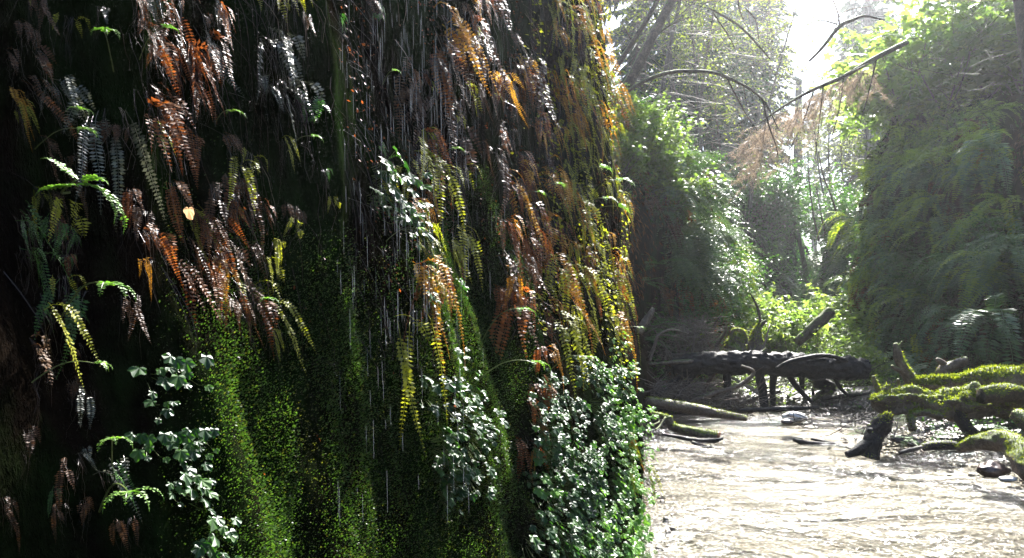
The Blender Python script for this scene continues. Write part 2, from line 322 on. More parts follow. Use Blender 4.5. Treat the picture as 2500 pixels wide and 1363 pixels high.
class Cliff:
    def __init__(s, name, poly, H, lean, side, mat, du, dv, back=6, slope=.8, amp=.25, freq=1.1, cols=.06, seed=0, bulge=None):
        poly = np.array(poly, float); q = np.vstack([2*poly[0]-poly[1], poly, 2*poly[-1]-poly[-2]]); pl = []
        for i in range(len(poly)-1):
            a, b, c, d = q[i:i+4]
            for t in np.linspace(0, 1, 24, endpoint=False):
                pl.append(.5*((2*b)+(c-a)*t+(2*a-5*b+4*c-d)*t*t+(3*b-a-3*c+d)*t**3))
        pl.append(poly[-1]); pl = np.array(pl)
        L = np.concatenate([[0], np.cumsum(np.linalg.norm(np.diff(pl, axis=0), axis=1))])
        u = np.arange(0, L[-1], du); Px = np.interp(u, L, pl[:, 0]); Py = np.interp(u, L, pl[:, 1])
        t = nrm(np.stack([np.gradient(Px), np.gradient(Py)], 1)); k = max(3, int(.8/du))
        ker = np.ones(k)/k; t = nrm(np.stack([np.convolve(np.pad(t[:, j], k, 'edge'), ker, 'same')[k:-k] for j in (0, 1)], 1))
        out = np.stack([t[:, 1], -t[:, 0]], 1)*side           # points into the canyon
        Hs = H(Px, Py) if callable(H) else np.full(len(u), float(H))
        nf = int(np.max(Hs)/dv); nb = int(back/dv/2)
        v = np.concatenate([np.linspace(0, 1, nf, endpoint=False), 1+np.linspace(0, 1, nb)])
        face = np.clip(v, 0, 1); bk = np.clip(v-1, 0, 1)
        z = -.4+face[None]*(Hs[:, None]+.4)+ (bk**1.15)[None]*back*slope
        lean_ = (lean(Py) if callable(lean) else np.full(len(Py), lean))[:, None]
        off = -lean_*(face[None]*(Hs[:, None]+.4))-bk[None]*back - .35*sstep(.85, 1, face)[None]
        p = np.stack([Px[:, None]+out[:, 0:1]*off, Py[:, None]+out[:, 1:2]*off, z], 2)
        q = p*np.array([1, 1, .55])
        a_ = amp*fbm(q*freq, 4, seed)+cols*(1-2*np.abs(vnoise(p*np.array([3.2, 3.2, .5])+fbm(p*.8, 2)[..., None], seed+5)))+cols*.7*fbm(p*np.array([9, 9, 2.5]), 3, seed+8)
        if bulge is not None: a_ = a_+bulge(p)
        p[..., 0] += out[:, 0:1]*a_; p[..., 1] += out[:, 1:2]*a_
        s.p = p; s.nf = nf; s.side = side
        du_ = np.gradient(p, axis=0); dv_ = np.gradient(p, axis=1); n = nrm(np.cross(du_, dv_))*side; s.n = n
        f = grid_faces(*p.shape[:2]);  f = f if side > 0 else f[:, ::-1]
        s.flat = p.reshape(-1, 3); g = Geo(); g.add(p, f); s.o = tag(g.build(name, mat, smooth=True), kind='structure')
        s.bvh = BVHTree.FromPolygons([tuple(a) for a in s.flat], [tuple(a) for a in f.tolist()])
    def hit(s, px, py):
        d = Vector(((px-CX)/F, 1, -(py-HY)/F)).normalized(); l, n, i, dist = s.bvh.ray_cast(Vector((0, 0, CH)), d, 200)
        if l is None: return None
        if n.dot(d) > 0: n = -n
        return l, n
    def sample(s, n, box=None, vmax=None):
        """random surface points (p, normal); box = photo-pixel window (x0,y0,x1,y1)"""
        a, b = s.p.shape[:2]; i = rng.integers(0, a-1, n); j = rng.integers(0, (vmax or b)-1, n); fu = rng.random(n)[:, None]; fv = rng.random(n)[:, None]
        P_ = s.p; q = (P_[i, j]*(1-fu)+P_[i+1, j]*fu)*(1-fv)+(P_[i, j+1]*(1-fu)+P_[i+1, j+1]*fu)*fv; nn = s.n[i, j]
        if box:
            x, y = pix(q); k = (q[:, 1] > .3) & (x > box[0]) & (x < box[2]) & (y > box[1]) & (y < box[3]); q = q[k]; nn = nn[k]
        return q, nn
def pix(q):
    d = np.maximum(q[:, 1], 1e-3); return CX+q[:, 0]/d*F, HY-(q[:, 2]-CH)/d*F

NEARBUSH = 1
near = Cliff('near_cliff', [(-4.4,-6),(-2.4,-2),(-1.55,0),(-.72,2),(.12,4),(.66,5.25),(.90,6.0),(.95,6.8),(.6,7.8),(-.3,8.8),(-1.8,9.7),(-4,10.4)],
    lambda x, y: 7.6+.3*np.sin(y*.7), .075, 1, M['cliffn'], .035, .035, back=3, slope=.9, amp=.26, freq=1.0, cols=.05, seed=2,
    bulge=lambda p: .15*sstep(4.25, 5.4, p[..., 2])*sstep(3.6, 4.8, p[..., 1])+.40*sstep(3.4, 5.0, p[..., 2])*sstep(1.5, 0, p[..., 1])+.30*sstep(2.3, .2, p[..., 2])*sstep(.8, 2.6, p[..., 1])*(1-.6*sstep(4.2, 5.6, p[..., 1]))+.09*fbm(p*np.array([3.5, 3.5, 1.6]), 3, 61)*sstep(2.6, 1.6, p[..., 2]))  # overhangs out of view added to block sun; low bulge added to catch it
mid = Cliff('middle_cliff', [(-6,9.6),(-2.5,10.1),(.2,10.7),(1.75,12.1),(3.3,14.7),(4.8,17.7),(6.0,20.3),(6.1,22.5),(5,25),(1,29)],
    lambda x, y: 4.9+.05*(y-12), .13, 1, M['cliffm'], .12, .12, back=9, slope=.8, amp=.55, freq=.7, cols=.12, seed=4)
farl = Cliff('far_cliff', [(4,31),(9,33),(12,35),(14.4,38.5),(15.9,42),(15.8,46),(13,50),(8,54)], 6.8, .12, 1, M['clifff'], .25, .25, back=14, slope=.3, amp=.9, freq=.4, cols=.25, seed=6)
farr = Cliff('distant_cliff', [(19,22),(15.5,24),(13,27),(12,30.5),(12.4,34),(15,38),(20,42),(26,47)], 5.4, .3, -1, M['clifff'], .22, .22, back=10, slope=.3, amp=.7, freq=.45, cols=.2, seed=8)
right = Cliff('sunlit_cliff', [(3.6,-8),(5.2,-1),(6.0,3),(6.8,7),(7.5,11),(8.2,15),(8.75,18.5),(8.9,20.3),(9.7,22),(12,24),(17,25.5)],
    lambda x, y: np.interp(y, [-8, 5, 12, 20], [6.5, 5.6, 5.0, 6.6]), lambda y: np.interp(y, [5, 14, 17.5, 20.5], [.46, .44, .28, .10]), -1, M['cliffm'], .11, .11, back=9, slope=.35, amp=.75, freq=.8, cols=.22, seed=11)

# ------------------------------------------------------------------ fern building
def frond(g, p0, d0, length, width, n, droop=1.0, curl=0, tpl=DIAM, mi=0, stem_mi=0, stem_r=.0025, taper=.6, ang=.3, sidev=None, pw=.28, hang=0, base=.12):
    """one frond: a drooping rachis with paired leaflets"""
    p = np.array(p0, float); d = nrm(np.array(d0, float)); ds = length/n; pts = [p.copy()]; ds_ = [d.copy()]
    for k in range(n):
        t = k/n; dz = droop*ds*(1+.8*t); d = d+np.array([0, 0, -dz*(1.6 if d[2] > -.9 else .1)])
        if curl and t > .72:
            d = d+np.array([0, 0, -curl*ds*6])+np.array([-d0[0], -d0[1], 0])*curl*ds*5
        d = nrm(d+rng.normal(0, .03, 3)); p = p+d*ds; pts.append(p.copy()); ds_.append(d.copy())
    pts = np.array(pts); dd = np.array(ds_)
    sd = nrm(np.cross(dd, [0, 0, 1.]+rng.normal(0, .15, 3))) if sidev is None else nrm(np.broadcast_to(sidev, dd.shape)-np.sum(dd*sidev, 1, keepdims=True)*dd)
    up = np.cross(sd, dd)
    st = max(1, n//8); g.add(*tube(pts[::st], np.linspace(stem_r, stem_r*.35, len(pts[::st])), 3, caps=False), mi=stem_mi)
    t = np.linspace(0, 1, n+1); k = t > base
    L = width*np.sin(np.clip(((t-base)/(1-base)), 0, 1)**taper*math.pi*.97+.08)**.8*(t <= 1)
    L = L*(.85+.3*rng.random(n+1))
    for sgn in (-1, 1):
        y = nrm(sd*sgn+dd*ang+up*rng.normal(-.05, .12, (n+1, 1))); z = nrm(up+rng.normal(0, .25, up.shape)); x = np.cross(y, z); z = np.cross(x, y)
        Mx = np.stack([x*(L*pw)[:, None], y*L[:, None], z*L[:, None]], 2)
        g.scatter(tpl[0], tpl[1], Mx[k], pts[k]+rng.normal(0, .0008, pts[k].shape), mi=mi)
    return pts
def asproto(name, parts, cat):
    """parts: list of (part name, Geo, material)"""
    if len(parts) == 1:
        o = parts[0][1].build(name, parts[0][2]); o['category'] = cat; return o
    e = empty(name); e['category'] = cat
    for pn, g, m in parts: kid(e, g.build(pn, m, e))
    return e
OUT = np.array([1., 0, 0])
def hanging(col, name, cat):
    # a clump of wet fronds hanging down a wall whose normal is +X
    g = Geo(); nf = random.randint(3, 6)
    for k in range(nf):
        L = random.choice([.16, .24, .3, .38, .55])*random.uniform(.8, 1.15); y = random.uniform(-.09, .09)
        d = nrm([random.uniform(.15, .9), random.uniform(-.45, .45), random.uniform(-.4, .5)])
        frond(g, [random.uniform(0, .02), y, random.uniform(-.05, .05)], d, L, random.uniform(.022, .042), int(L/.017), droop=random.uniform(7, 14), taper=.5, ang=.25,
              sidev=nrm([random.uniform(-.6, .6), 1, 0]), pw=random.uniform(.42, .6), stem_r=.0018, tpl=DIAM)
    for k in range(random.randint(4, 9)):     # bare stalks among them
        y = random.uniform(-.08, .08); L = random.uniform(.15, .55); q = [[0, y, 0]]
        for i in range(6): q.append([random.uniform(.015, .05), q[-1][1]+random.uniform(-.02, .02), -L*(i+1)/6])
        g.add(*tube(q, np.linspace(.0018, .0008, 7), 3, caps=False), mi=1)
    return asproto(name, [('fronds', g, [M[col], M['hair']])], cat)
HCOL = {c: [hanging(c, 'hanging_fern' if c in ('olive', 'gold', 'green') else 'dead_fern', 'fern') for _ in range(6)] for c in ('rust', 'gold', 'olive', 'brown', 'green', 'grey')}
def swordfern(mat, name='sword_fern'):
    g = Geo(); nf = random.randint(9, 13)
    for k in range(nf):
        a = random.uniform(-1.45, 1.45); L = random.uniform(.55, .95)
        d = nrm([math.cos(a)*.8+.15, math.sin(a), random.uniform(.1, 1.1)])
        frond(g, [random.uniform(0, .04), random.uniform(-.05, .05), 0], d, L, L*random.uniform(.10, .14), int(L/.030), droop=random.uniform(.9, 1.9), taper=.45, ang=.25, pw=.3, stem_r=.004, tpl=DIAM, base=.18)
    return asproto(name, [('fronds', g, [M[mat], M['stem']])], 'fern')
SW = [swordfern('sword') for _ in range(4)]; SWY = [swordfern('swordy') for _ in range(3)]
def ladyfern():
    g = Geo()
    for k in range(random.randint(6, 9)):
        a = random.uniform(-1.4, 1.4); L = random.uniform(.35, .6); d = nrm([math.cos(a)*.9+.2, math.sin(a), random.uniform(0, .8)])
        p = np.array([0, random.uniform(-.04, .04), 0]); n = 14; pts = [p]; dr = d
        for i in range(n):
            dr = nrm(dr+np.array([0, 0, -1.9*L/n])); pts.append(pts[-1]+dr*L/n)
        pts = np.array(pts); g.add(*tube(pts[::2], np.linspace(.003, .001, len(pts[::2])), 3, caps=False), mi=1)
        for i in range(3, n+1):
            t = i/n; w = L*.22*math.sin(min(1, (t-.1)/.9)**.6*math.pi*.95+.1); dd = nrm(pts[i]-pts[i-1]); sd = nrm(np.cross(dd, [0, 0, 1]))
            for sg in (-1, 1):
                frond(g, pts[i], nrm(sd*sg+dd*.4), max(w, .02), max(w*.2, .008), max(5, int(w/.012)), droop=1.5, pw=.5, stem_r=.001, tpl=DIAM, base=.02, stem_mi=1)
    return asproto('lady_fern', [('fronds', g, [M['lady'], M['stem']])], 'fern')
LF = [ladyfern() for _ in range(3)]
def fiddlehead(nf=4, stalk=.22, size=.07, n=12):
    g = Geo(); s = Geo()
    q = [np.zeros(3)]; d = nrm([.7, random.uniform(-.3, .3), random.uniform(.5, 1.1)])
    for i in range(9):
        d = nrm(d+np.array([.05, 0, -.16 if i > 3 else -.03])); q.append(q[-1]+d*stalk/9)
    s.add(*tube(q, np.linspace(.0022, .0013, 10), 5), mi=0)
    for k in range(nf):
        a = (k-(nf-1)/2)*.75+random.uniform(-.2, .2); dd = nrm([math.cos(a), math.sin(a), .55]); L = size*random.uniform(.8, 1.4)
        frond(g, q[-1], dd, L, size*.19, n, droop=12, curl=5, pw=.65, stem_r=.0012, tpl=DIAM, base=.05, ang=.2)
    return asproto('fern_shoot', [('stalk', s, M['stem']), ('fronds', g, [M['fiddle'], M['stem']])], 'fern shoot')
FID = [fiddlehead(random.choice((3, 4, 5)), random.uniform(.12, .24), random.uniform(.05, .08)) for _ in range(5)]
def leafplant(mat, nl, size, spread):
    g = Geo(); s = Geo()
    for k in range(nl):
        y = random.uniform(-spread, spread); z = random.uniform(-spread*1.2, spread*.8); out = random.uniform(.05, .13)
        b = np.array([0, y*.4, z*.4-.02]); tip = np.array([out, y, z])
        s.add(*tube([b, b*.5+tip*.5+np.array([.01, 0, -.015]), tip], [.0016, .0014, .0012], 3, caps=False))
        nn = nrm(np.array([random.uniform(.35, 1.1), random.uniform(-.45, .45), random.uniform(.5, 1.1)])); dn = nrm(np.array([random.uniform(.2, .8), y*6+random.uniform(-.5, .5), random.uniform(-1.3, -.3)]))
        y_ = nrm(dn-np.dot(dn, nn)*nn); x_ = np.cross(y_, nn); sz = size*random.uniform(.55, 1.25)
        g.scatter(LOBED[0]+rng.normal(0, .012, LOBED[0].shape), LOBED[1], np.stack([x_, y_, nn], 1)[None]*sz, tip[None])
    o = asproto('broad_leaf_plant', [('stalks', s, M['stem']), ('leaves', g, M[mat])], 'leafy plant'); return o
LP = [leafplant('piggy', random.randint(11, 16), .055, .12) for _ in range(5)]
LPS = [leafplant('piggyl', random.randint(8, 12), .05, .11) for _ in range(3)]
LPB = [leafplant('piggy', random.randint(6, 9), .062, .09) for _ in range(3)]

def yaw_of(n): return math.atan2(n[1], n[0])
def put(cliff, protos, px, py, scale=1, label=None, group=None, off=0, jit=.3, roll=.12):
    h = cliff.hit(px, py)
    if not h: return None
    l, n = h; n = Vector((n.x, n.y, 0)).normalized() if Vector((n.x, n.y)).length > .05 else Vector((-.5, -.8, 0))
    return place(random.choice(protos), l+n*off, yaw_of(n)+random.uniform(-jit, jit), scale, label, group, tilt=(random.gauss(0, roll), 0))
WORD = {'rust': 'rust red dead fern fronds', 'gold': 'golden fern fronds', 'olive': 'olive yellow fern fronds', 'brown': 'dark brown withered fronds', 'green': 'deep green fern fronds', 'grey': 'wet silvery fern fronds'}
ZONES = [  # photo window, colours, count, scale, where
 (285,520,-40,110, {'rust':6,'grey':2,'brown':1}, 18, .7, 'from the top over the dark wall'),
 (340,470,100,380, {'rust':4,'olive':3}, 12, .8, 'above the large pale green shoot'),
 (0,70,60,330, {'olive':1,'brown':1,'gold':1}, 6, .7, 'at the upper left border'),
 (0,190,500,760, {'green':5,'olive':2}, 15, .62, 'below the large pale green shoot'),
 (100,160,520,650, {'rust':1}, 2, .6, 'over the deep green fern curtain'),
 (290,610,430,760, {'rust':6,'brown':4,'gold':1}, 30, .78, 'around the dry tan leaf'),
 (440,640,330,560, {'olive':2,'brown':3}, 10, .7, 'right of the large pale green shoot'),
 (640,730,-40,60, {'olive':3,'gold':1}, 6, .8, 'from the top edge left of the falling water'),
 (600,690,60,230, {'grey':1}, 7, .85, 'glistening left of the falling water'),
 (440,560,20,150, {'grey':1}, 5, .75, 'glistening under the rust fronds'),
 (1060,1160,-40,110, {'gold':4,'rust':1}, 9, 1.1, 'at the top right of the falling water'),
 (980,1190,60,420, {'rust':5,'brown':4,'olive':1}, 28, 1.15, 'in the curtain right of the falling water'),
 (1190,1340,100,460, {'rust':5,'gold':2,'brown':2}, 24, 1.3, 'in the middle top of the wall'),
 (1330,1500,-60,500, {'olive':8,'gold':4,'rust':1}, 84, 1.5, 'down the sunlit upper corner of the wall'),
 (1210,1330,420,760, {'rust':5,'gold':2,'brown':1}, 26, 1.3, 'above the broad leaved carpet'),
 (1330,1550,500,840, {'gold':4,'olive':6,'rust':2}, 48, 1.45, 'halfway up the sunlit corner of the wall'),
 (970,1120,350,820, {'olive':4,'gold':3,'rust':2}, 26, 1.0, 'beside the bright moss strip'),
 (1100,1250,-40,380, {'brown':4,'olive':1}, 12, 1.2, 'in the dark hollow near the top middle'),
 (1265,1325,820,1120, {'gold':2,'rust':2}, 8, 1.2, 'among the broad leaves low on the wall'),
 (1500,1560,820,1180, {'gold':2,'olive':2}, 9, 1.2, 'over the water at the wall corner'),
 (640,960,-40,620, {'brown':3,'green':2,'olive':2}, 22, .7, 'behind the falling water'),
 (0,300,-40,480, {'brown':5,'grey':1,'olive':1}, 15, .7, 'in the black upper left of the wall'),
 (0,330,760,1300, {'brown':5,'grey':1,'green':1}, 14, .6, 'in the black lower left of the wall'),
 (560,660,560,860, {'olive':1,'brown':1}, 6, .8, 'at the left rim of the moss'),
]
for x0,x1,y0,y1,cw,cnt,sc,where in ZONES:
    ks = list(cw); ws = [cw[k] for k in ks]
    for _ in range(int(cnt*(1.08 if x1 < 1180 else 1.2))):
        c = random.choices(ks, ws)[0]
        put(near, HCOL[c], random.uniform(x0, x1), random.uniform(y0, y1), sc*random.choice([.3, .38, .45, .55, .8])*random.uniform(.85, 1.1)*(.85 if x1 < 1000 else 1), f'{WORD[c]} hanging {where}', f'{c} ferns {where}', off=random.uniform(0, .06), roll=.22)

# ------------------------------------------------------------------ wall cover: moss, roots, litter, drops, falling water (uncountable)
def cover(name, cliff, n, box, mask, size, mat, kindlabel, cat, lift=.01, tpl=DIAM, up=.3, vmax=None, aspect=.6, jit=1.):
    q, nn = cliff.sample(n, box, vmax or cliff.nf); x, y = pix(q); m = mask(q, x, y); k = rng.random(len(q)) < m; q = q[k]; nn = nn[k]; N_ = len(q)
    d = nrm(nn*1.0+rng.normal(0, .55*jit, (N_, 3))+np.array([0, 0, up])); z = nrm(nn+rng.normal(0, .7*jit, (N_, 3))+np.array([0, 0, .5]))
    x_ = nrm(np.cross(d, z)); z_ = np.cross(x_, d); s = size*(.5+rng.random(N_))[:, None]
    g = Geo(); g.scatter(tpl[0], tpl[1], np.stack([x_*s*aspect, d*s, z_*s], 2), q+nn*(rng.random((N_, 1))*lift))
    return tag(g.build(name, mat), kindlabel, cat, kind='stuff')
def moss_mask(q, x, y):
    st = fbm(q*np.array([5, 5, 1.1]), 4, 21)*.5+fbm(q*np.array([14, 14, 5]), 3, 22)*.35
    reg = sstep(400, 540, x)*sstep(1330, 1180, x)*sstep(520, 820, y+.25*(np.abs(x-850)))
    strip = np.exp(-((x-1140)/55)**2)*sstep(380, 480, y)
    reg = np.maximum(reg, strip); reg = np.maximum(reg, .25*sstep(300, 700, y)*(x < 620)*(x > 330))
    return np.clip(reg*(.75+2.6*st), 0, 1)
cover('moss', near, 7000000, (380,250,1420,1400), moss_mask, .0060, M['moss'], 'dark green moss carpet streaked down the wet wall', 'moss', .025, jit=.55)
cover('moss', near, 1500000, (380,250,1420,1400), lambda q, x, y: moss_mask(q+3.3, x, y)*.8, .0058, M['mossy'], 'yellowish moss flecks across the wet wall', 'moss', .028, jit=.55)
def litter_mask(q, x, y):
    s = fbm(q*np.array([6, 6, .9]), 4, 31); return np.clip((.25+2.2*s)*sstep(1000, 500, y)*sstep(700, 1100, x)+sstep(.2, .5, s)*.3, 0, 1)
cover('fern_litter', near, 260000, (0,-60,1620,1400), litter_mask, .012, M['rust'], 'matted rust brown leaflets clinging to the wall', 'dead leaves', .05, up=-1.4)
cover('fern_litter', near, 180000, (900,-60,1640,1300), lambda q, x, y: np.clip((.2+2*fbm(q*np.array([5, 5, 1.]), 4, 37))*sstep(1150, 1400, x)*sstep(1000, 700, y), 0, 1), .022, M['olive'], 'yellow green leaflets matted over the sunlit corner', 'foliage', .07, up=-1.0)
def strands(name, n, box, mask, lmin, lmax, r, mat, label, out=.06, sway=.10):
    q, nn = near.sample(n, box, near.nf); x, y = pix(q); k = rng.random(len(q)) < mask(q, x, y); q = q[k]; nn = nn[k]; N_ = len(q)
    K = 6; L = rng.uniform(lmin, lmax, N_); o = rng.uniform(.01, out, N_); dirs = nn.copy(); dirs[:, 2] = 0; dirs = nrm(dirs); lat = np.cross(dirs, [0, 0, 1.])
    sl = rng.normal(0, sway, N_); P_ = []
    for i in range(K):
        t = i/(K-1); P_.append(q+dirs*(o*math.sin(min(t*2.2, 1.4)))[:, None]+lat*(sl*L*t+rng.normal(0, .004, N_))[:, None]+np.array([0, 0, -1.])*(L*t)[:, None])
    P_ = np.stack(P_, 1); rr = (r*(.6+.8*rng.random(N_)))[:, None]*np.linspace(1, .5, K)[None]
    ang = [0, 2.1, 4.2]; V = np.stack([P_+(dirs[:, None]*math.cos(a)+lat[:, None]*math.sin(a))*rr[..., None] for a in ang], 2)   # N,K,3,3
    f = []
    for i in range(K-1):
        for j in range(3): f.append([i*3+j, i*3+(j+1) % 3, (i+1)*3+(j+1) % 3, (i+1)*3+j])
    f = np.array(f); fa = (f[None]+(np.arange(N_)*K*3)[:, None, None]).reshape(-1, 4)
    g = Geo(); g.add(V.reshape(-1, 3), fa); tag(g.build(name, mat), label, 'roots', kind='stuff'); return P_.reshape(-1, 3)
pr = strands('hanging_roots', 34000, (0,-120,1560,900), lambda q, x, y: np.clip(.15+1.6*fbm(q*np.array([4, 4, .7]), 3, 41)+.15, 0, 1)*sstep(950, 600, y), .06, .34, .0013, M['hair'], 'thin wet brown roots hanging over the wall', out=.1)
strands('dry_grass_threads', 3200, (560,-120,1560,820), lambda q, x, y: np.clip(.3+1.6*fbm(q*np.array([3, 3, .6]), 3, 43), 0, 1)*sstep(900, 500, y), .1, .45, .0013, M['twig'], 'pale dry threads hanging among the ferns', out=.14, sway=.16)
# drops on the strands
OCT = (np.array([[1,0,0],[-1,0,0],[0,1,0],[0,-1,0],[0,0,1],[0,0,-1.]]), np.array([[0,2,4],[2,1,4],[1,3,4],[3,0,4],[2,0,5],[1,2,5],[3,1,5],[0,3,5]]))
k = rng.choice(len(pr), min(9000, len(pr)), replace=False); q = pr[k]
s = rng.uniform(.0012, .0030, len(q)); g = Geo(); g.scatter(OCT[0], OCT[1], np.eye(3)[None]*s[:, None, None], q)
tag(g.build('water_drops', M['drop'], smooth=True), 'tiny bright water drops on hanging roots', 'drops', kind='stuff')
# trickles of water falling clear of the wall
g = Geo()
for _ in range(300):
    px = random.choice([random.gauss(840, 22), random.gauss(870, 20), random.gauss(850, 30), random.uniform(720, 1150)]); py = random.uniform(-60, 760) if random.random() < .8 else random.uniform(700, 1200)
    h = near.hit(px, py)
    if not h: continue
    l = h[0]+Vector((.9, -.42, 0))*random.uniform(.05, .45); L = random.uniform(.02, .13)
    g.add(*tube([[l.x, l.y, l.z], [l.x+.001, l.y, l.z-L*.5], [l.x+.002, l.y, l.z-L]], [.00015, .0004, .0002], 4))
tag(g.build('falling_water', M['fall'], smooth=True), 'thin threads of water dripping down in front of the wall', 'dripping water', kind='stuff')

# ------------------------------------------------------------------ shoots and broad leaves on the near wall
e = empty('fern_shoot'); e['category'] = 'fern shoot'
h = near.hit(170, 470); base = np.array(h[0]); d0 = base[1]
def PW(px, py, o): return P(px, py, d0-o)
gf = Geo(); gs = Geo()
gs.add(*tube([base, PW(150, 470, .10), PW(185, 440, .16)], [.003, .0025, .002], 5, sub=3))
for (a, b, w) in (((190,438),(118,378),.020), ((200,440),(262,428),.020), ((205,452),(352,474),.020), ((190,450),(330,462),.018), ((160,455),(85,462),.016), ((130,458),(190,455),.014)):
    A = PW(*a, .17); B = PW(*b, .17+random.uniform(-.02, .03)); L = np.linalg.norm(B-A)
    frond(gf, A, nrm(B-A+np.array([0, 0, L*.25])), L*1.12, w*.85, 30, droop=6.0, curl=4, pw=.5, stem_r=.0016, base=.03, ang=.15)
gs.build('stalk', M['stem'], e); gf.build('fronds', [M['fiddle'], M['stem']], e)
tag(e, 'large pale green young fern shoot reaching out of the dark wall', 'fern shoot')
for px, py, sc, where in [(270,150,.95,'second from the top in the dark upper left'),(330,120,.8,'under the rust red fronds at the top'),(215,280,.8,'with a drooping tip above the large shoot'),(65,335,.7,'at the left rim above the large shoot'),
    (135,745,1.3,'brightest, over the deep green fern curtain'),(50,905,.9,'reaching in from the left edge low down'),(240,1215,1.3,'low in the dark lower left corner'),(265,1110,.9,'curled on a long bare stalk low left'),
    (515,270,.8,'in the dark between grey fronds'),(690,345,1.0,'pale, alone left of the falling water'),(610,715,.8,'at the left rim of the moss'),
    (925,180,.9,'flat green, near the top behind the falling water'),(930,560,.8,'among the dark broad leaves at mid height'),(1070,355,1.3,'over the top of the bright moss strip'),(1170,800,1.6,'arching over the lower moss strip'),(1150,905,1.5,'pointing right over the lower moss'),
    (1230,470,1.4,'curled in the dark hollow right of the moss strip'),(1280,455,1.5,'in front of the dark hollow'),(1330,880,1.6,'above the broad leaved carpet'),
    (1370,430,2.0,'long, level, at the upper sunlit corner'),(1400,520,2.0,'below the long level shoot'),(1430,470,2.3,'largest at the sunlit corner'),(1410,500,2.0,'beside the largest shoot at the sunlit corner'),(1500,790,1.5,'low on the sunlit corner above the broad leaves')]:
    put(near, FID, px, py+30, sc*random.uniform(.55, .85), 'pale green fern shoot '+where, off=.02)
for k in range(290):
    px = random.uniform(1255, 1585); py = 790+random.random()**.8*600
    if px < 1265+max(0, (930-py))*1.5+60*random.random(): continue
    bright = random.random() < (.08+1.2*max(0, (px-1400)/150))  # lighter leaf copies grow likelier towards the edge, painting its sunlight
    put(near, LPS if bright else LP, px, py, random.uniform(.35, .85), 'broad leaved plant in the low carpet coloured lighter as if sunlit' if bright else 'dark glossy broad leaved plant in the low carpet near the water', 'broad leaf plants coloured as sunlit' if bright else 'broad leaf plants in the carpet', off=.02)
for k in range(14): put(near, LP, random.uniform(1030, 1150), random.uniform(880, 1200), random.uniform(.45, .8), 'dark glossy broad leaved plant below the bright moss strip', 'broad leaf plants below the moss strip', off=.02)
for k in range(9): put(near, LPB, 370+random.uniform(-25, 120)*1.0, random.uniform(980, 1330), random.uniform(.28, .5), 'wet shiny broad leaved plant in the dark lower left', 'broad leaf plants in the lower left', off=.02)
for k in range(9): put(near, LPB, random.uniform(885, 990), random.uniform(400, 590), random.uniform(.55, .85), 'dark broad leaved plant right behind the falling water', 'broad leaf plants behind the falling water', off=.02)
for px, py, w in [(1010,735,'shiny broad leaved plant left of the golden fronds at mid height'),(1085,700,'small shiny broad leaved plant on the bright moss strip'),(1090,870,'drooping broad leaved plant at the foot of the rust fronds'),(1080,940,'large leaved plant hanging over the moss'),(490,1290,'wet shiny broad leaved plant at the bottom edge'),(365,905,'small dull green broad leaved plant above the lower left cluster'),(440,895,'lone bright leaved plant on a long stalk')]:
    put(near, LPB, px, py, .5, w, off=.03)
# the dry tan leaf
h = near.hit(368, 515); g = Geo(); v, f = lobed(3); v = v*np.array([.75,1,2.2]); g.add(v*.034@np.array([[1,0,0],[0,.3,-.95],[0,-.95,-.3]])+np.array(h[0]+h[1]*.10), f)
tag(g.build('dry_leaf', M['dry']), 'single dry tan leaf caught in the hanging fronds', 'leaf')

# ------------------------------------------------------------------ greenery on the other cliffs
def fill(cliff, protos, n, box, sc, label, group, off=.03, jit=.4, cond=None):
    c = 0
    for _ in range(n*4):
        if c >= n: break
        px = random.uniform(box[0], box[2]); py = random.uniform(box[1], box[3])
        if cond and not cond(px, py): continue
        if put(cliff, protos, px, py, random.uniform(*sc), label, group, off, jit): c += 1
fill(mid, SW, 60, (1610,380,1800,700), (.9,1.5), 'blue green sword fern in the shaded mass on the cliff beyond the corner', 'sword ferns on the cliff beyond the corner', off=.2)
fill(mid, SWY, 9, (1755,430,1830,800), (1.0,1.5), 'yellow green sword fern on the sunlit edge of the cliff beyond the corner', 'sword ferns on the edge beyond the corner')
fill(mid, LF, 34, (1560,480,1800,880), (.9,1.5), 'light lacy fern low on the cliff beyond the corner', 'lacy ferns on the cliff beyond the corner')
fill(right, SW, 56, (2080,330,2500,900), (1.0,1.8), 'dark sword fern on the shaded face of the cliff across the stream', 'sword ferns across the stream', off=.2)
fill(right, SWY, 44, (2080,200,2480,700), (1.0,1.6), 'yellow green sword fern arching high on the cliff across the stream', 'yellow green sword ferns across the stream', off=.2)
fill(right, LF, 60, (2090,480,2500,930), (.8,1.5), 'light lacy fern on the lower cliff across the stream', 'lacy ferns across the stream')
fill(right, HCOL['brown']+HCOL['brown']+HCOL['olive'][:2]+HCOL['rust'][:3], 66, (2080,280,2500,900), (1.6,3.2), 'brown dead fronds draped on the cliff across the stream', 'dead fronds across the stream', off=.35)
fill(mid, HCOL['brown']+HCOL['rust'], 22, (1560,400,1820,850), (1.6,2.6), 'brown dead fronds draped on the cliff beyond the corner', 'dead fronds beyond the corner', off=.1)
for px, py, sc, w in [(2480,380,1.6,'big silvery sword fern at the right edge, upper of two'),(2490,790,1.7,'big silvery sword fern at the right edge, lower of two'),(2330,400,1.5,'largest arching sword fern high over the stream'),(2250,560,1.3,'sword fern spreading level below the largest one'),(2270,730,1.3,'pale sword fern above the mossy logs'),(2150,300,1.4,'sword fern crowning the far corner of the cliff')]:
    put(right, SW if 'silvery' in w else SWY, px, py, sc*1.15, w, off=.4, jit=.2)
fill(farr, SW, 26, (1985,500,2090,800), (1.3,1.9), 'hazy sword fern on the leaning distant cliff', 'ferns on the leaning distant cliff')
fill(farl, SW, 16, (1830,480,1980,780), (1.4,2.2), 'hazy sword fern on the farthest cliff', 'ferns on the farthest cliff')
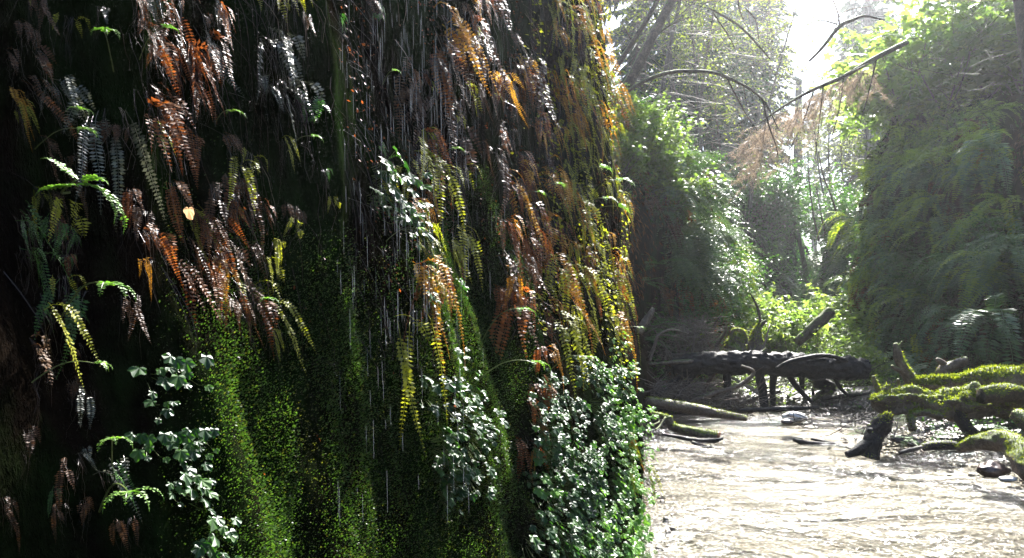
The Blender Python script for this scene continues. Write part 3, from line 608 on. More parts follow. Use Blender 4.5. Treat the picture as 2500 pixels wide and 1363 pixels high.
allm = lambda s, f, seed: (lambda q, x, y: np.clip(s+f*fbm(q*np.array([1.6, 1.6, 1.1]), 4, seed), 0, 1))
BOXR = (1980,-300,2620,1060); BOXM = (1440,-200,1860,1060)
TOPC = lambda c: c.p.shape[1]
cover('undergrowth', right, 130000, BOXR, allm(.0, 1.9, 51), .07, M['shrubd'], 'small green leaves covering the cliff across the stream', 'undergrowth', .2, aspect=.45, up=-.3, vmax=right.p.shape[1])
cover('dead_fronds', right, 120000, BOXR, allm(.05, 1.5, 52), .09, M['brown'], 'brown dead leaf litter on the cliff across the stream', 'dead leaves', .15, aspect=.2, up=-2)
cover('undergrowth', mid, 90000, BOXM, allm(.1, 1.6, 53), .07, M['shrubd'], 'small green leaves covering the cliff beyond the corner', 'undergrowth', .2, aspect=.45, up=-.3, vmax=mid.p.shape[1])
cover('dead_fronds', mid, 70000, BOXM, allm(.05, 1.5, 54), .10, M['rust'], 'rusty leaf litter on the cliff beyond the corner', 'dead leaves', .15, aspect=.2, up=-2)
cover('undergrowth', farr, 60000, (1900,200,2200,860), allm(.5, 1, 55), .14, M['lady'], 'green cover on the leaning distant cliff lightened for haze', 'undergrowth', .3, aspect=.4, up=-.5, vmax=farr.p.shape[1])  # lighter leaf colour stands in for haze brightness
cover('undergrowth', farl, 60000, (1780,100,2000,860), allm(.5, 1, 56), .17, M['lady'], 'green cover on the farthest cliff lightened for haze', 'undergrowth', .3, aspect=.4, up=-.5, vmax=farl.p.shape[1])  # haze brightness put into the leaf colour here too

# ------------------------------------------------------------------ shrubs and trees
def skeleton(base, d0, L, r, depth, spread, up=.0, nseg=5, kids=(3, 5), shrink=.62, wob=.12):
    """recursive branches -> list of (points, radii, depth)"""
    out = []
    def grow(p, d, L, r, lv):
        pts = [np.array(p, float)]; d = nrm(np.array(d, float)); n = nseg if lv == depth else max(3, nseg-1)
        for i in range(n):
            d = nrm(d+rng.normal(0, wob, 3)+np.array([0, 0, up])); pts.append(pts[-1]+d*L/n)
        pts = np.array(pts); out.append((pts, np.linspace(r, r*.45, len(pts)), lv))
        if lv > 0:
            for k in range(random.randint(*kids)):
                t = random.uniform(.25, 1); i = min(int(t*n), n-1); q = pts[i]+(pts[i+1]-pts[i])*(t*n-i)
                a = nrm(np.cross(d, rng.normal(size=3))); grow(q, nrm(d*(1-spread)+a*spread*1.2), L*shrink*random.uniform(.7, 1.2), r*.5, lv-1)
    grow(base, d0, L, r, depth); return out
def leaves_on(g, sk, n, size, tpl, lv=0, jitter=.05, droop=-.2, aspect=1):
    segs = [s for s in sk if s[2] <= lv]; T = []
    for _ in range(n):
        p, r, _l = random.choice(segs); i = random.randrange(len(p)-1); t = random.random(); T.append(p[i]*(1-t)+p[i+1]*t)
    T = np.array(T)+rng.normal(0, jitter, (n, 3)); z = nrm(rng.normal(0, .5, (n, 3))+np.array([0, 0, 1.])); Fm = frames(z)
    Fm[:, :, 1] = nrm(Fm[:, :, 1]+np.array([0, 0, droop])); s = size*(.6+.7*rng.random(n))
    Fm = Fm*s[:, None, None]; Fm[:, :, 0] *= aspect; g.scatter(tpl[0], tpl[1], Fm, T)
def shrub(mat, nl, size, tpl, H=.9, aspect=1):
    s = Geo(); g = Geo()
    for k in range(random.randint(4, 6)):
        a = random.uniform(0, 6.28); sk = skeleton([0, 0, -.1], [math.cos(a)*.7, math.sin(a)*.7, 1], H*random.uniform(.7, 1.1), .012, 2, .5, nseg=5, kids=(3, 4))
        for p, r, lv in sk: s.add(*tube(p, r, 3, caps=False))
        leaves_on(g, sk, nl, size, tpl, 1, .06, aspect=aspect)
    return asproto('shrub', [('branches', s, M['twig']), ('leaves', g, M[mat])], 'shrub')
SH = [shrub('shrub', 150, .085, MAPLE) for _ in range(3)]; SHD = [shrub('shrubd', 190, .075, LEAF, aspect=.6) for _ in range(2)]; SHS = [shrub('shrub', 230, .05, LEAF, .8, .6) for _ in range(2)]
fill(mid, SH+SHS+SHD, 40, (1490,230,1860,470), (.35,.8), 'bright spring shrub on top of the cliff beyond the corner', 'shrubs on top beyond the corner', cond=lambda x, y: y > 215+(x-1490)*.6)
fill(mid, SH, 12, (1540,330,1640,640), (.6,1.0), 'bright shrub clinging to the cliff face beyond the corner', 'shrubs on the face beyond the corner')
fill(mid, SHD, 10, (1600,640,1820,860), (.7,1.1), 'dark shrub at the foot of the cliff beyond the corner', 'shrubs at the foot beyond the corner')
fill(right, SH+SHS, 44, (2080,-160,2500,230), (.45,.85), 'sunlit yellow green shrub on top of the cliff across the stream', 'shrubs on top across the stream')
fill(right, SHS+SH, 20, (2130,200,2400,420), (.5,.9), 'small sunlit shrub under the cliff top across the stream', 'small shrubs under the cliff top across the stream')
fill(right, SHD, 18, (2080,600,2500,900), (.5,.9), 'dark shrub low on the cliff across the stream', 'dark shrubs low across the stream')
fill(farl, SHD, 16, (1820,330,1980,560), (1.6,2.6), 'hazy shrub on top of the farthest cliff', 'shrubs on the farthest cliff')
fill(farr, SHD, 12, (1990,430,2100,640), (1.3,2.0), 'hazy shrub on top of the leaning distant cliff', 'shrubs on the leaning distant cliff')
fill(right, SH, 16, (2110,60,2290,260), (1.0,1.6), 'tall sunlit bush crowning the cliff across the stream', 'tall bushes crowning the cliff across the stream')
fill(right, SH, 12, (2125,110,2330,240), (1.7,2.3), 'highest bush above the far corner of the cliff across the stream', 'highest bushes across the stream')
for k in range(14):  # out of view, added to keep sun off the left of the wall
    yy = random.uniform(4.2, 7); place(random.choice(SHD), (.2+random.uniform(0, .5), yy, random.uniform(7.2, 8.2)), random.uniform(0, 6), random.uniform(.8, 1.2), 'unseen dark shrub added atop the near wall to block sun', 'added sun blocking shrubs atop the near wall')
def gput(protos, px, d, sc, label, group=None, dz=0):
    x = (px-CX)/F*d; z = float(ground_z(np.array([x]), np.array([float(d)]))[0]); return place(random.choice(protos), (x, d, z+dz), random.uniform(0, 6.28), sc, label, group)
for k in range(16): gput(SH, random.uniform(1860, 1970), random.uniform(18, 25), random.uniform(1.0, 1.6), 'bright maple shrub glowing behind the fallen black log', 'bright maple shrubs behind the log')
for k in range(22): gput(SHS+SHD, random.uniform(1640, 2080), random.uniform(14.2, 18), random.uniform(.35, .7), 'low leafy bush right behind the fallen black log', 'low bushes behind the log')
for k in range(10): gput(SH+SHS, random.uniform(2030, 2110), random.uniform(14.5, 19), random.uniform(.6, 1.0), 'sunlit bush at the foot of the right hand cliff corner', 'bushes at the cliff corner')
for k in range(22): gput(LF+SW[:1], random.uniform(2100, 2480), random.uniform(10.8, 13), random.uniform(.5, .9), 'small fern on the bank behind the mossy logs', 'bank ferns behind the mossy logs')

def conifer(Hh, name='conifer'):
    tr = Geo(); cr = Geo(); n = 14; z = np.linspace(0, Hh, n); pts = np.stack([.15*np.sin(z*.3), .12*np.cos(z*.4), z], 1)
    tr.add(*tube(pts, np.linspace(Hh*.018, .03, n), 9, amp=.15, freq=5))
    T = []; D = []; Zs = []
    for k in range(150):
        t = random.uniform(.2, 1)**.9; h = Hh*t; L = (1.05-t)*Hh*.20*random.uniform(.5, 1.15)+.3; a = random.uniform(0, 6.28); p = np.array([0, 0, h]); d = nrm([math.cos(a), math.sin(a), random.uniform(-.2, .25)])
        q = [p]
        for i in range(6): d = nrm(d+np.array([0, 0, -.10])); q.append(q[-1]+d*L/6)
        q = np.array(q); tr.add(*tube(q, np.linspace(.03, .008, 7), 3, caps=False))
        m = int(20+L*26); u = rng.random(m)**.8*5.99; i = u.astype(int); f = (u-i)[:, None]; c = q[i]*(1-f)+q[i+1]*f
        side = nrm(np.cross(d, [0, 0, 1])); sg = np.sign(rng.random(m)-.5)[:, None]
        T.append(c); D.append(nrm(side*sg+d*.8+np.array([0, 0, -.7])*rng.random((m, 1)))); Zs.append(rng.normal(0, .4, (m, 3))+np.array([0, 0, 1.]))
    T = np.concatenate(T); D = np.concatenate(D); Zs = nrm(np.concatenate(Zs)); x = nrm(np.cross(D, Zs)); z_ = np.cross(x, D); s = (.28+.3*rng.random(len(T)))[:, None]
    cr.scatter(DIAM[0], DIAM[1], np.stack([x*s*.28, D*s, z_*s], 2), T)
    return asproto(name, [('trunk', tr, M['farbark']), ('crown', cr, M['needle'])], 'conifer')
CF = [conifer(random.uniform(17, 22)) for _ in range(3)]
def slender(Hh, lean, nl=2600, leafm='alder'):
    tr = Geo(); cr = Geo(); n = 12; t = np.linspace(0, 1, n); pts = np.stack([lean*Hh*t**1.5, .15*np.sin(t*5), Hh*t], 1)
    tr.add(*tube(pts, np.linspace(.09, .02, n), 7, amp=.1)); sk = []
    for k in range(26):
        u = random.uniform(.25, 1); p = np.array([lean*Hh*u**1.5, .15*math.sin(u*5), Hh*u]); a = random.uniform(0, 6.28)
        b = skeleton(p, [math.cos(a), math.sin(a), random.uniform(.1, .8)], Hh*.17*(1.3-u*.6), .022, 2, .45, nseg=5, kids=(2, 4)); sk += b
    for p, r, lv in sk: tr.add(*tube(p, np.maximum(r, .006), 3, caps=False))
    leaves_on(cr, sk, nl, .09, LEAF, 1, .15, aspect=.7)
    return asproto('alder_tree', [('trunk', tr, M['farbark']), ('crown', cr, M[leafm])], 'tree')
AL = [slender(9, .05), slender(10, -.12), slender(8, .18, 1800)]
for px, d, sc, w in [(1560,30,1.0,'hazy conifer nearest the leaning trunks'),(1625,38,1.1,'hazy conifer behind the leaning trunks'),(1690,34,1.0,'hazy dark conifer above the arching branch'),(1745,44,1.15,'hazy conifer right of the arching branch top'),(1800,52,1.2,'pale conifer high in the middle haze'),(1850,60,1.3,'pale far conifer left of the bright gap'),
      (1870,50,1.0,'far conifer over the farthest cliff'),(2085,62,1.0,'faint conifer right of the bright gap'),(2150,70,1.2,'faint far conifer behind the hanging needles'),(1660,62,1.3,'palest conifer at the back left'),(1770,75,1.5,'palest conifer at the back middle'),(1990,95,1.0,'palest conifer in the gap'),(2120,68,1.7,'tall faint conifer over the far corner of the cliff')]:
    x = (px-CX)/F*d; z = 4+max(0, (d-30)*.08); place(random.choice(CF), (x, d, z), random.uniform(0, 6.28), sc, w)
for px, d, sc, tx, w in [(1600,20,.9,0,'thin alder rising behind the leaning trunks'),(1655,22,1,.03,'thin alder over the bright shrubs, first of three close stems'),(1690,24,.9,-.03,'thin alder over the bright shrubs, middle of three close stems'),(1715,23,.7,.03,'thin alder over the bright shrubs, last of three close stems'),(1765,29,.7,0,'alder with pale leaves above the hanging needles'),(1830,33,1.1,.05,'alder standing on the farthest cliff edge'),(1880,38,1.2,-.04,'hazy alder behind the hanging needles'),
      (2040,36,.7,-.25,'slender sapling leaning left on the distant slope'),(2020,34,.6,-.3,'smaller slender sapling leaning left on the distant slope'),(2065,38,.7,-.1,'upright pale sapling on the distant slope'),(1900,50,.8,.02,'hazy alder by the bright gap'),(2120,30,.8,-.1,'pale alder behind the cliff corner')]:
    x = (px-CX)/F*d; z = 5+max(0, (d-20)*.08); place(random.choice(AL), (x, d, z), random.uniform(-.5, .5), sc, w, tilt=(0, tx))
def top_point(cliff, x, y):
    l, n, i, d = cliff.bvh.ray_cast(Vector((x, y, 60)), Vector((0, 0, -1)), 200); return l
for k in range(46):
    y = random.uniform(14, 22); x = np.interp(y, [13, 17, 20, 22], [13.5, 11.5, 9.6, 11])+random.random()**1.3*4.5; l = top_point(right, x, y)
    if l: place(random.choice(SH+SHS+SH), l, random.uniform(0, 6.28), random.uniform(1.3, 2.0)*(1.35 if y > 17 else 1), 'bright leafy bush high over the cliff across the stream', 'high bushes over the cliff across the stream')
for x, y, w in [(11.5,19,'leafy young alder at the top right, farther of two'),(11.8,15.5,'leafy young alder at the top right, nearer of two')]:
    l = top_point(right, x, y); place(random.choice(AL), l, 0, .5, w)
# bare big trunks in the haze
def trunk(name, label, pts, cat='tree', mat='farbark', seg=12, amp=.2, sub=4, kids_=None, parent=None):
    """pts: (px, py, depth, radius px)"""
    q = [P(a, b, d) for a, b, d, r in pts]; r = [r_/F*d for a, b, d, r_ in pts]
    t = tube(q, r, seg, amp=amp, freq=4, sub=sub, seed=len(label)); g = Geo(); g.add(*t); o = g.build(name, M[mat], parent, smooth=True)
    if label: tag(o, label, cat)
    o_ = (o, t, np.array(q)); return o_
trunk('tree_trunk', 'thick hazy trunk standing in the bright gap', [(1945,640,44,14),(1942,520,44,11),(1948,380,44,10),(1950,200,44,8)])
trunk('tree_trunk', 'thick hazy trunk left of the one in the gap', [(1880,560,40,10),(1868,440,40,9),(1862,330,40,8),(1858,120,40,7)])
trunk('fallen_tree', 'dark trunk leaning steeply against the farthest cliff', [(1985,740,36,6),(1965,650,36,6),(1945,560,36,5),(1925,500,36,4)])
def branchy(name, label, pts, cat, mat, subs, seg=8, moss=False, leafg=None):
    e = empty(name, P(*pts[0][:3])); tag(e, label, cat)
    q = [P(a, b, d) for a, b, d, r in pts]; r = [r_/F*d for a, b, d, r_ in pts]; off = q[0]
    g = Geo(); g.add(*tube(np.array(q)-off, r, seg, amp=.25, freq=4, sub=5)); g.build('trunk', M[mat], e, smooth=True)
    for sp in subs:
        qs = [P(a, b, d) for a, b, d, r_ in sp]; rs = [r_/F*d for a, b, d, r_ in sp]; g = Geo(); g.add(*tube(np.array(qs)-off, rs, 6, amp=.25, freq=4, sub=4)); g.build('branch', M[mat], e, smooth=True)
    return e, off
branchy('leaning_tree', 'thick mossy trunk leaning right at the canyon top', [(1500,260,14,15),(1535,205,14,14),(1580,115,14,12),(1640,0,14,11),(1680,-90,14,10)], 'tree', 'bark', [[(1590,95,14,3),(1640,60,14,2),(1690,40,14,1)]])
branchy('leaning_tree', 'thinner dark trunk leaning beside the thick mossy one', [(1470,235,13.5,7),(1490,190,13.5,7),(1540,110,13.5,6),(1590,30,13.5,6),(1625,-40,13.5,5)], 'tree', 'bark', [[(1545,105,13.5,2),(1520,60,13.5,1.5),(1500,40,13.5,1)]])
branchy('arching_branch', 'long mossy branch arching over the stream with bare twigs', [(1535,222,13,4),(1570,200,13,4.5),(1630,178,13,4.5),(1700,174,13,4.5),(1760,183,13,4),(1830,217,13,3.2),(1870,255,13,2.5),(1900,315,13,1.2)], 'branch', 'bark',
    [[(1775,190,13,2.5),(1800,240,13,2),(1825,285,13,1.2),(1850,320,13,.8)], [(1862,240,13,2.5),(1875,300,13,2),(1893,350,13,1.5),(1900,385,13,1)], [(1815,205,13,1.5),(1820,240,13,1),(1825,270,13,.7)], [(1640,178,13,1.5),(1600,190,13,1),(1570,230,13,.8)]])
e, off = branchy('dead_spruce', 'dead spruce top leaning over the stream with brown needles', [(1830,320,13.5,1.2),(1905,265,13.5,2.5),(1980,222,13.5,4),(2060,187,13.5,5),(2130,146,13.5,6),(2215,103,13.5,6.5)], 'dead tree', 'bark',
    [[(2060,185,13.5,2),(2050,260,13.4,1.5),(2030,340,13.4,1)], [(1985,225,13.5,2),(1960,300,13.4,1.5),(1925,370,13.4,1)], [(2010,210,13.5,2),(2000,300,13.6,1.4),(1990,390,13.6,.8)], [(2135,150,13.5,3),(2090,170,13.3,2),(2070,180,13.3,1)], [(2140,145,13.5,2),(2120,230,13.6,1.5),(2100,300,13.6,1)]])
g = Geo(); gt = Geo()
def spray(a, d, L, r):
    q = [a]
    for i in range(6): d = nrm(d+np.array([-.02, 0, -.12])+rng.normal(0, .09, 3)); q.append(q[-1]+d*L/6)
    q = np.array(q); gt.add(*tube(q-off, np.linspace(r, r*.3, 7), 3, caps=False)); return q
for k in range(19):
    t = (k+random.random())/19; a = P(1850+t*290, 308-t*160, 13.5+random.uniform(-.5, .5))
    main = spray(a, nrm([random.uniform(-.9, .05), random.uniform(-.3, .3), -random.uniform(.3, .9)]), random.uniform(.7, 1.5)*(1.15-.55*t), .009)
    for j in range(random.randint(12, 20)):
        u = random.uniform(.15, 5.9); i = int(u); c0 = main[i]*(1-u+i)+main[i+1]*(u-i)
        q = spray(c0, nrm([random.gauss(-.35, .7), random.gauss(0, .5), -random.uniform(.0, 1.1)]), random.uniform(.12, .5), .004)
        m = int(np.linalg.norm(q[-1]-q[0])*110)+3; u = rng.random(m)*5.99; i = u.astype(int); f = (u-i)[:, None]; c = q[i]*(1-f)+q[i+1]*f+rng.normal(0, .012, (m, 3)); D = nrm(rng.normal(0, .7, (m, 3))+np.array([-.2, 0, -.6])); x = nrm(np.cross(D, rng.normal(size=(m, 3)))); z_ = np.cross(x, D)
        g.scatter(TRI[0], TRI[1], np.stack([x*.006, D*.07*(.5+rng.random((m, 1))), z_], 2), c-off)
g.build('needles', M['deadn'], e); gt.build('twigs', M['twig'], e)
branchy('forked_branch', 'bare forked branch high in the bright gap', [(1975,150,15,2.5),(2005,120,15,3.5),(2050,65,15,5),(2085,48,15,4),(2112,40,15,3),(2160,50,15,1.5)], 'branch', 'bark', [[(2050,65,15,3),(2045,30,15,2),(2025,-20,15,1.6)], [(2045,60,15,2),(2000,50,15,1.5),(1950,70,15,1)], [(2030,90,15,1.5),(2060,30,15,1.2),(2130,15,15,.8)]])
branchy('mossy_branch', 'fine leafy branch hanging down at the top centre', [(1730,20,15,2),(1800,60,15,3),(1850,110,15,2.5),(1880,145,15,1.5)], 'branch', 'bark', [[(1740,30,15,2),(1780,90,15,1.5),(1795,120,15,1)], [(1800,-20,15,2.5),(1805,20,15,2),(1815,50,15,1)], [(1820,20,15,2),(1845,50,15,1.5),(1852,95,15,.9)]])
# bare saplings on the right hand distant slope and over the right cliff
for pts, w in [([(2045,530,26,3),(2030,480,26,2.5),(2010,430,26,2),(1998,370,26,1.4)],'bare slender stem nearest the cliff corner'),([(2000,590,30,2.5),(1985,520,30,2),(1975,430,30,1.7),(1972,370,30,1.2)],'bare slender stem farthest left on the distant slope'),([(2015,575,30,2.2),(2002,510,30,1.8),(1992,450,30,1.3)],'short bare stem between two taller ones')]:
    trunk('sapling', w, pts, 'sapling', 'bark', 6, .1)
trunk('tree_trunk', 'dark tree trunk in the upper right corner behind shrubs', [(2545,420,13,30),(2530,200,13,26),(2500,0,13,24),(2480,-150,13,22)], 'tree', 'bark')

# ------------------------------------------------------------------ logs, stumps, debris
def moss_part(parent, t, n, size=.02, thr=.15, mat='mosslog', seed=0):
    V, f = t[0], t[1]; i = rng.integers(0, len(f), n); q = V[f[i]]; c = q.mean(1)+(q[:, 0]-q[:, 2])*rng.uniform(-.45, .45, (n, 1))+(q[:, 1]-q[:, 3])*rng.uniform(-.45, .45, (n, 1))
    ctr = None; nn = nrm(np.cross(q[:, 2]-q[:, 0], q[:, 3]-q[:, 1])); nn = nn if t_out(t, nn, i) else -nn
    k = (nn[:, 2]+.9*fbm(c*4, 3, 60+seed) > thr); c = c[k]; nn = nn[k]; m = len(c)
    if m == 0: return
    d = nrm(nn+rng.normal(0, .5, (m, 3))+np.array([0, 0, -.25])); z = rng.normal(0, 1, (m, 3)); x = nrm(np.cross(d, z)); z = np.cross(x, d); s = size*(.5+rng.random((m, 1)))
    g = Geo(); g.scatter(TRI[0], TRI[1], np.stack([x*s*.45, d*s, z*s], 2), c); return tag(g.build('moss', M[mat], parent), kind='stuff')
def t_out(t, nn, i):
    V, f = t[0], t[1]; seg = len(t[2][0]) if len(t) > 2 else 8; ring = i//seg; ctr = V.reshape(-1, seg, 3).mean(1)[np.minimum(ring, len(V)//seg-1)]; c = V[f[i]].mean(1)
    return np.sum((c-ctr)*nn, 1).mean() > 0
def log(name, label, pts, cat='log', mat='grey_wood', seg=18, amp=.35, sub=8, parts=(), moss=0, mthr=.15, msize=.025, flat=1., freq=4, mossmat='mosslog'):
    e = empty(name, P(*pts[0][:3])); tag(e, label, cat); off = P(*pts[0][:3])
    def piece(pn, pts, mat, seg, sub, amp, moss, flat=1.):
        q = np.array([P(a, b, d) for a, b, d, r in pts])-off; r = [r_/F*d for a, b, d, r_ in pts]
        t = tube(q, r, seg, amp=amp, freq=freq, sub=sub, flat=flat, seed=int(pts[0][0]) % 97, stretch=2.2); g = Geo(); g.add(*t); o = g.build(pn, M[mat], e, smooth=True)
        if moss: moss_part(e, t, moss, msize, mthr, mossmat, int(pts[0][1]) % 13)
        return o
    piece('trunk' if pts[0][3] > 6 else 'stem', pts, mat, seg, sub, amp, moss, flat)
    for p in parts: piece(p[0], p[1], p[2] if len(p) > 2 else mat, 10, 6, .3, p[3] if len(p) > 3 else 0, p[4] if len(p) > 4 else 1.)
    return e
D = 12.8
log('fallen_log', 'big black fallen log lying level on broken branches over the stream',
    [(1640,896,D,17),(1690,888,D,24),(1740,887,D,26),(1830,887,D,28),(1920,890,D,28),(2010,897,D,28),(2080,900,D,27),(2116,903,D,24)], mat='black', seg=44, amp=.5, sub=18, freq=8,
    parts=[('splinter', [(1583,889,D-.1,5),(1620,887,D-.1,9),(1680,882,D-.1,12),(1730,880,D,10)], 'grey_wood', 0, .5), ('splinter', [(1632,866,D+.1,4),(1680,866,D+.1,8),(1740,868,D,9)], 'grey_wood', 0, .5), ('splinter', [(1625,905,D,4),(1660,900,D,10),(1720,898,D,14)], 'black', 0, .6),
    ('branch', [(1774,905,D,10),(1776,950,D,9),(1778,1000,D,9)]), ('branch', [(1852,905,D,12),(1862,955,D,11),(1868,1005,D,10)]), ('branch', [(1890,905,D+.2,9),(1886,950,D+.2,8),(1888,1002,D+.2,8)]), ('branch', [(1922,908,D,8),(1945,945,D,7),(1985,985,D,5)]), ('branch', [(1957,908,D+.2,7),(1958,950,D+.2,6)]), ('branch', [(2035,915,D,6),(2050,945,D,5),(2068,965,D,3)]),
    ('branch', [(1680,905,D,10),(1640,938,D,9),(1600,972,D-.2,8)]), ('branch', [(1697,910,D,8),(1672,942,D,6),(1642,980,D,5)]), ('branch', [(1895,900,D-.35,4),(1930,883,D-.4,6),(1990,870,D-.4,6),(2030,870,D-.35,5),(2068,882,D-.2,4)], 'black'), ('knot', [(1862,870,D,7),(1866,858,D,5),(1870,850,D,2)], 'mosswood'), ('knot', [(1752,868,D,5),(1750,858,D,3)], 'black')])
log('curved_branch', 'bare curved branch hooked down from the big black log', [(1810,893,D-.5,2.5),(1838,905,D-.5,4),(1832,922,D-.5,5),(1795,945,D-.5,5),(1740,962,D-.5,6),(1680,985,D-.5,6)], 'branch', 'grey_wood', 10, .2, 8)
log('fallen_branch', 'light straight branch crossing behind the curved one', [(1778,918,D+.1,3),(1810,935,D,4),(1855,962,D,5)], 'branch', 'palew', 8, .2, 6)
log('broken_trunk', 'short mossy broken trunk leaning right behind the black log', [(1685,862,13.4,12),(1705,838,13.4,11),(1724,818,13.4,9)], 'log', 'mosswood', 14, .25, 6, [('branch', [(1724,818,13.4,4),(1742,800,13.4,3.5),(1748,785,13.4,2.5),(1762,768,13.4,1.5)], 'bark')], 900)
log('standing_branch', 'dark crooked branch standing up behind the black log', [(1748,860,13.4,6),(1752,838,13.4,5),(1768,815,13.4,4.5),(1775,790,13.4,3)], 'branch', 'bark', 10, .3, 6)
log('leaning_snag', 'pale broken snag leaning beside the wall corner', [(1558,812,11.5,11),(1575,785,11.5,9),(1590,763,11.5,7),(1595,752,11.5,4)], 'snag', 'grey_wood', 14, .3, 6)
log('bare_branch', 'crooked bare branch with twigs near the wall corner', [(1585,880,12,5),(1598,845,12,4),(1608,818,12,4),(1640,805,12,2.5),(1680,815,12,1.2)], 'branch', 'grey_wood', 8, .2, 6, [('twig', [(1608,818,12,2),(1650,822,12,1.5),(1690,840,12,.7)]), ('twig', [(1602,825,12,1.5),(1625,850,12,1),(1640,880,12,.7)]), ('twig', [(1640,805,12,1.5),(1665,800,12,1),(1690,812,12,.6)])])
log('mossy_stump', 'dark mossy stump with a looped root behind the black log', [(1785,880,13.3,30),(1795,850,13.3,26),(1800,828,13.3,18),(1802,812,13.3,10)], 'stump', 'mosswood', 20, .7, 8, [('root', [(1785,830,13.3,6),(1790,808,13.3,5),(1808,806,13.3,4),(1818,818,13.3,5),(1822,840,13.3,7)], 'mosswood', 500)], 1500, .0, .03)
log('mossy_stump', 'tall dark mossy stump with a crooked branch on top', [(1838,880,13.4,18),(1842,850,13.4,17),(1845,825,13.4,15),(1848,805,13.4,9),(1855,792,13.4,5)], 'stump', 'mosswood', 18, .5, 8, [('branch', [(1846,805,13.4,5),(1862,790,13.4,5),(1870,783,13.4,3)], 'bark'), ('branch', [(1857,795,13.5,3.5),(1852,760,13.5,3),(1842,735,13.5,2.5),(1830,715,13.5,1.2)], 'bark')], 1200, .0, .03)
log('leaning_log', 'brown broken log leaning up at the foot of the far cliff', [(1945,838,17,11),(1975,810,17,13),(2005,782,17,14),(2030,758,17,12)], 'log', 'bark', 16, .3, 6)
log('driftwood_log', 'long mossy grey driftwood log tapering into the stream', [(1580,978,10.9,12),(1630,988,11,17),(1700,1000,11.1,17),(1760,1012,11.2,14),(1822,1022,11.2,8)], 'log', 'grey_wood', 24, .25, 8, (), 2500, .45, .02, .8)
log('floating_log', 'short log with reddish sawn end lying in the water', [(1630,1018,9.9,9),(1640,1040,9.9,10),(1670,1050,9.8,11),(1710,1058,9.7,12),(1752,1066,9.6,12)], 'log', 'mosswood', 20, .2, 8, [('sawn_end', [(1752,1065,9.59,11.5),(1757,1066,9.58,11)], 'cut')], 900, .2, .018)
log('sodden_branch', 'dark sodden branch low in the water under the sawn log', [(1615,1060,9.4,3),(1660,1068,9.4,5),(1700,1076,9.3,6),(1745,1076,9.2,6),(1765,1070,9.2,3)], 'branch', 'black', 10, .3, 6, [('twig', [(1690,1080,9.1,4),(1720,1090,9.0,4),(1738,1092,9,3)])])
log('root_tangle', 'mossy tangle of roots beside the sawn log', [(1590,1010,10,6),(1615,1016,10,7),(1635,1022,9.9,6)], 'roots', 'mosswood', 10, .4, 6, [('root', [(1600,1015,10,4),(1610,1030,9.9,3),(1590,1040,9.8,2)]), ('root', [(1625,1020,9.9,4),(1612,1040,9.8,3),(1600,1050,9.7,2)])], 400, .1, .02)
log('sunken_branch', 'dark stick half sunk in mid stream', [(1938,1073,9.2,5),(1960,1080,9.1,6),(2000,1084,9.1,5),(2040,1084,9.1,4)], 'branch', 'black', 10, .4, 6)
log('thin_branch', 'thin dark branch curving to the leaning stump in mid stream', [(1980,1072,9.25,3),(2020,1080,9.2,4),(2060,1090,9.1,3),(2082,1098,9.0,2.5)], 'branch', 'black', 8, .3, 6)
log('leaning_stump', 'dark wet broken stump leaning right out of the stream', [(2118,1116,8.35,27),(2126,1090,8.35,23),(2138,1062,8.4,22),(2152,1040,8.4,22),(2165,1022,8.4,15),(2172,1008,8.4,6)], 'stump', 'black', 28, .5, 10, [('root', [(2066,1112,8.3,8),(2095,1100,8.3,13),(2122,1082,8.35,15)], 'black'), ('knot', [(2125,1052,8.3,9),(2118,1048,8.3,5)], 'black')], 1600, .45, .018)
LUMP = 1
log('sodden_log', 'thin dark log at the waterline under the black log', [(1800,1002,12.1,4),(1870,1000,12.1,6),(1940,998,12.1,6),(1999,995,12.1,3)], 'log', 'black', 10, .3, 6)
log('fallen_branch', 'dark pole leaning from the black log down to the gravel', [(1745,905,13.2,5),(1720,950,13.3,5),(1700,990,13.3,4)], 'branch', 'bark', 8, .2, 6)
log('fallen_branch', 'pole lying flat in the brush under the black log', [(1800,985,13,5),(1850,972,13,6),(1905,955,13,5)], 'branch', 'grey_wood', 8, .25, 6)
log('fallen_branch', 'dark pole lying on the gravel right of the log supports', [(2005,975,12.9,5),(2060,968,12.9,6),(2125,962,12.9,4)], 'branch', 'black', 8, .25, 6)
log('root_plate', 'dark tangle of roots hanging under the right half of the black log', [(1990,925,13.2,16),(2010,935,13.2,18),(2035,945,13.2,12)], 'roots', 'black', 16, .7, 6, [('root', [(1995,930,13.2,6),(1985,955,13.2,4),(1990,975,13.1,3)]), ('root', [(2020,935,13.2,6),(2040,958,13.2,4),(2050,980,13.1,3)]), ('root', [(2010,940,13.2,5),(2008,962,13.2,4),(2000,980,13.1,2)])])
log('upright_snag', 'mossy upright branch stub among the dry twigs', [(1655,900,13.3,6),(1660,860,13.3,5),(1650,830,13.3,3)], 'snag', 'mosswood', 8, .3, 6)
for k in range(9):
    a_ = random.uniform(1600, 1880); log('forest_branch', 'bare pole among the branches piled behind the black log', [(a_,900,13.2,4),(a_+random.uniform(-30,40),850,13.3,3),(a_+random.uniform(-60,80),random.uniform(780,830),13.5,1.5)], 'branch', random.choice(['bark','twig']), 6, .2, 5)['group'] = 'bare poles behind the black log'
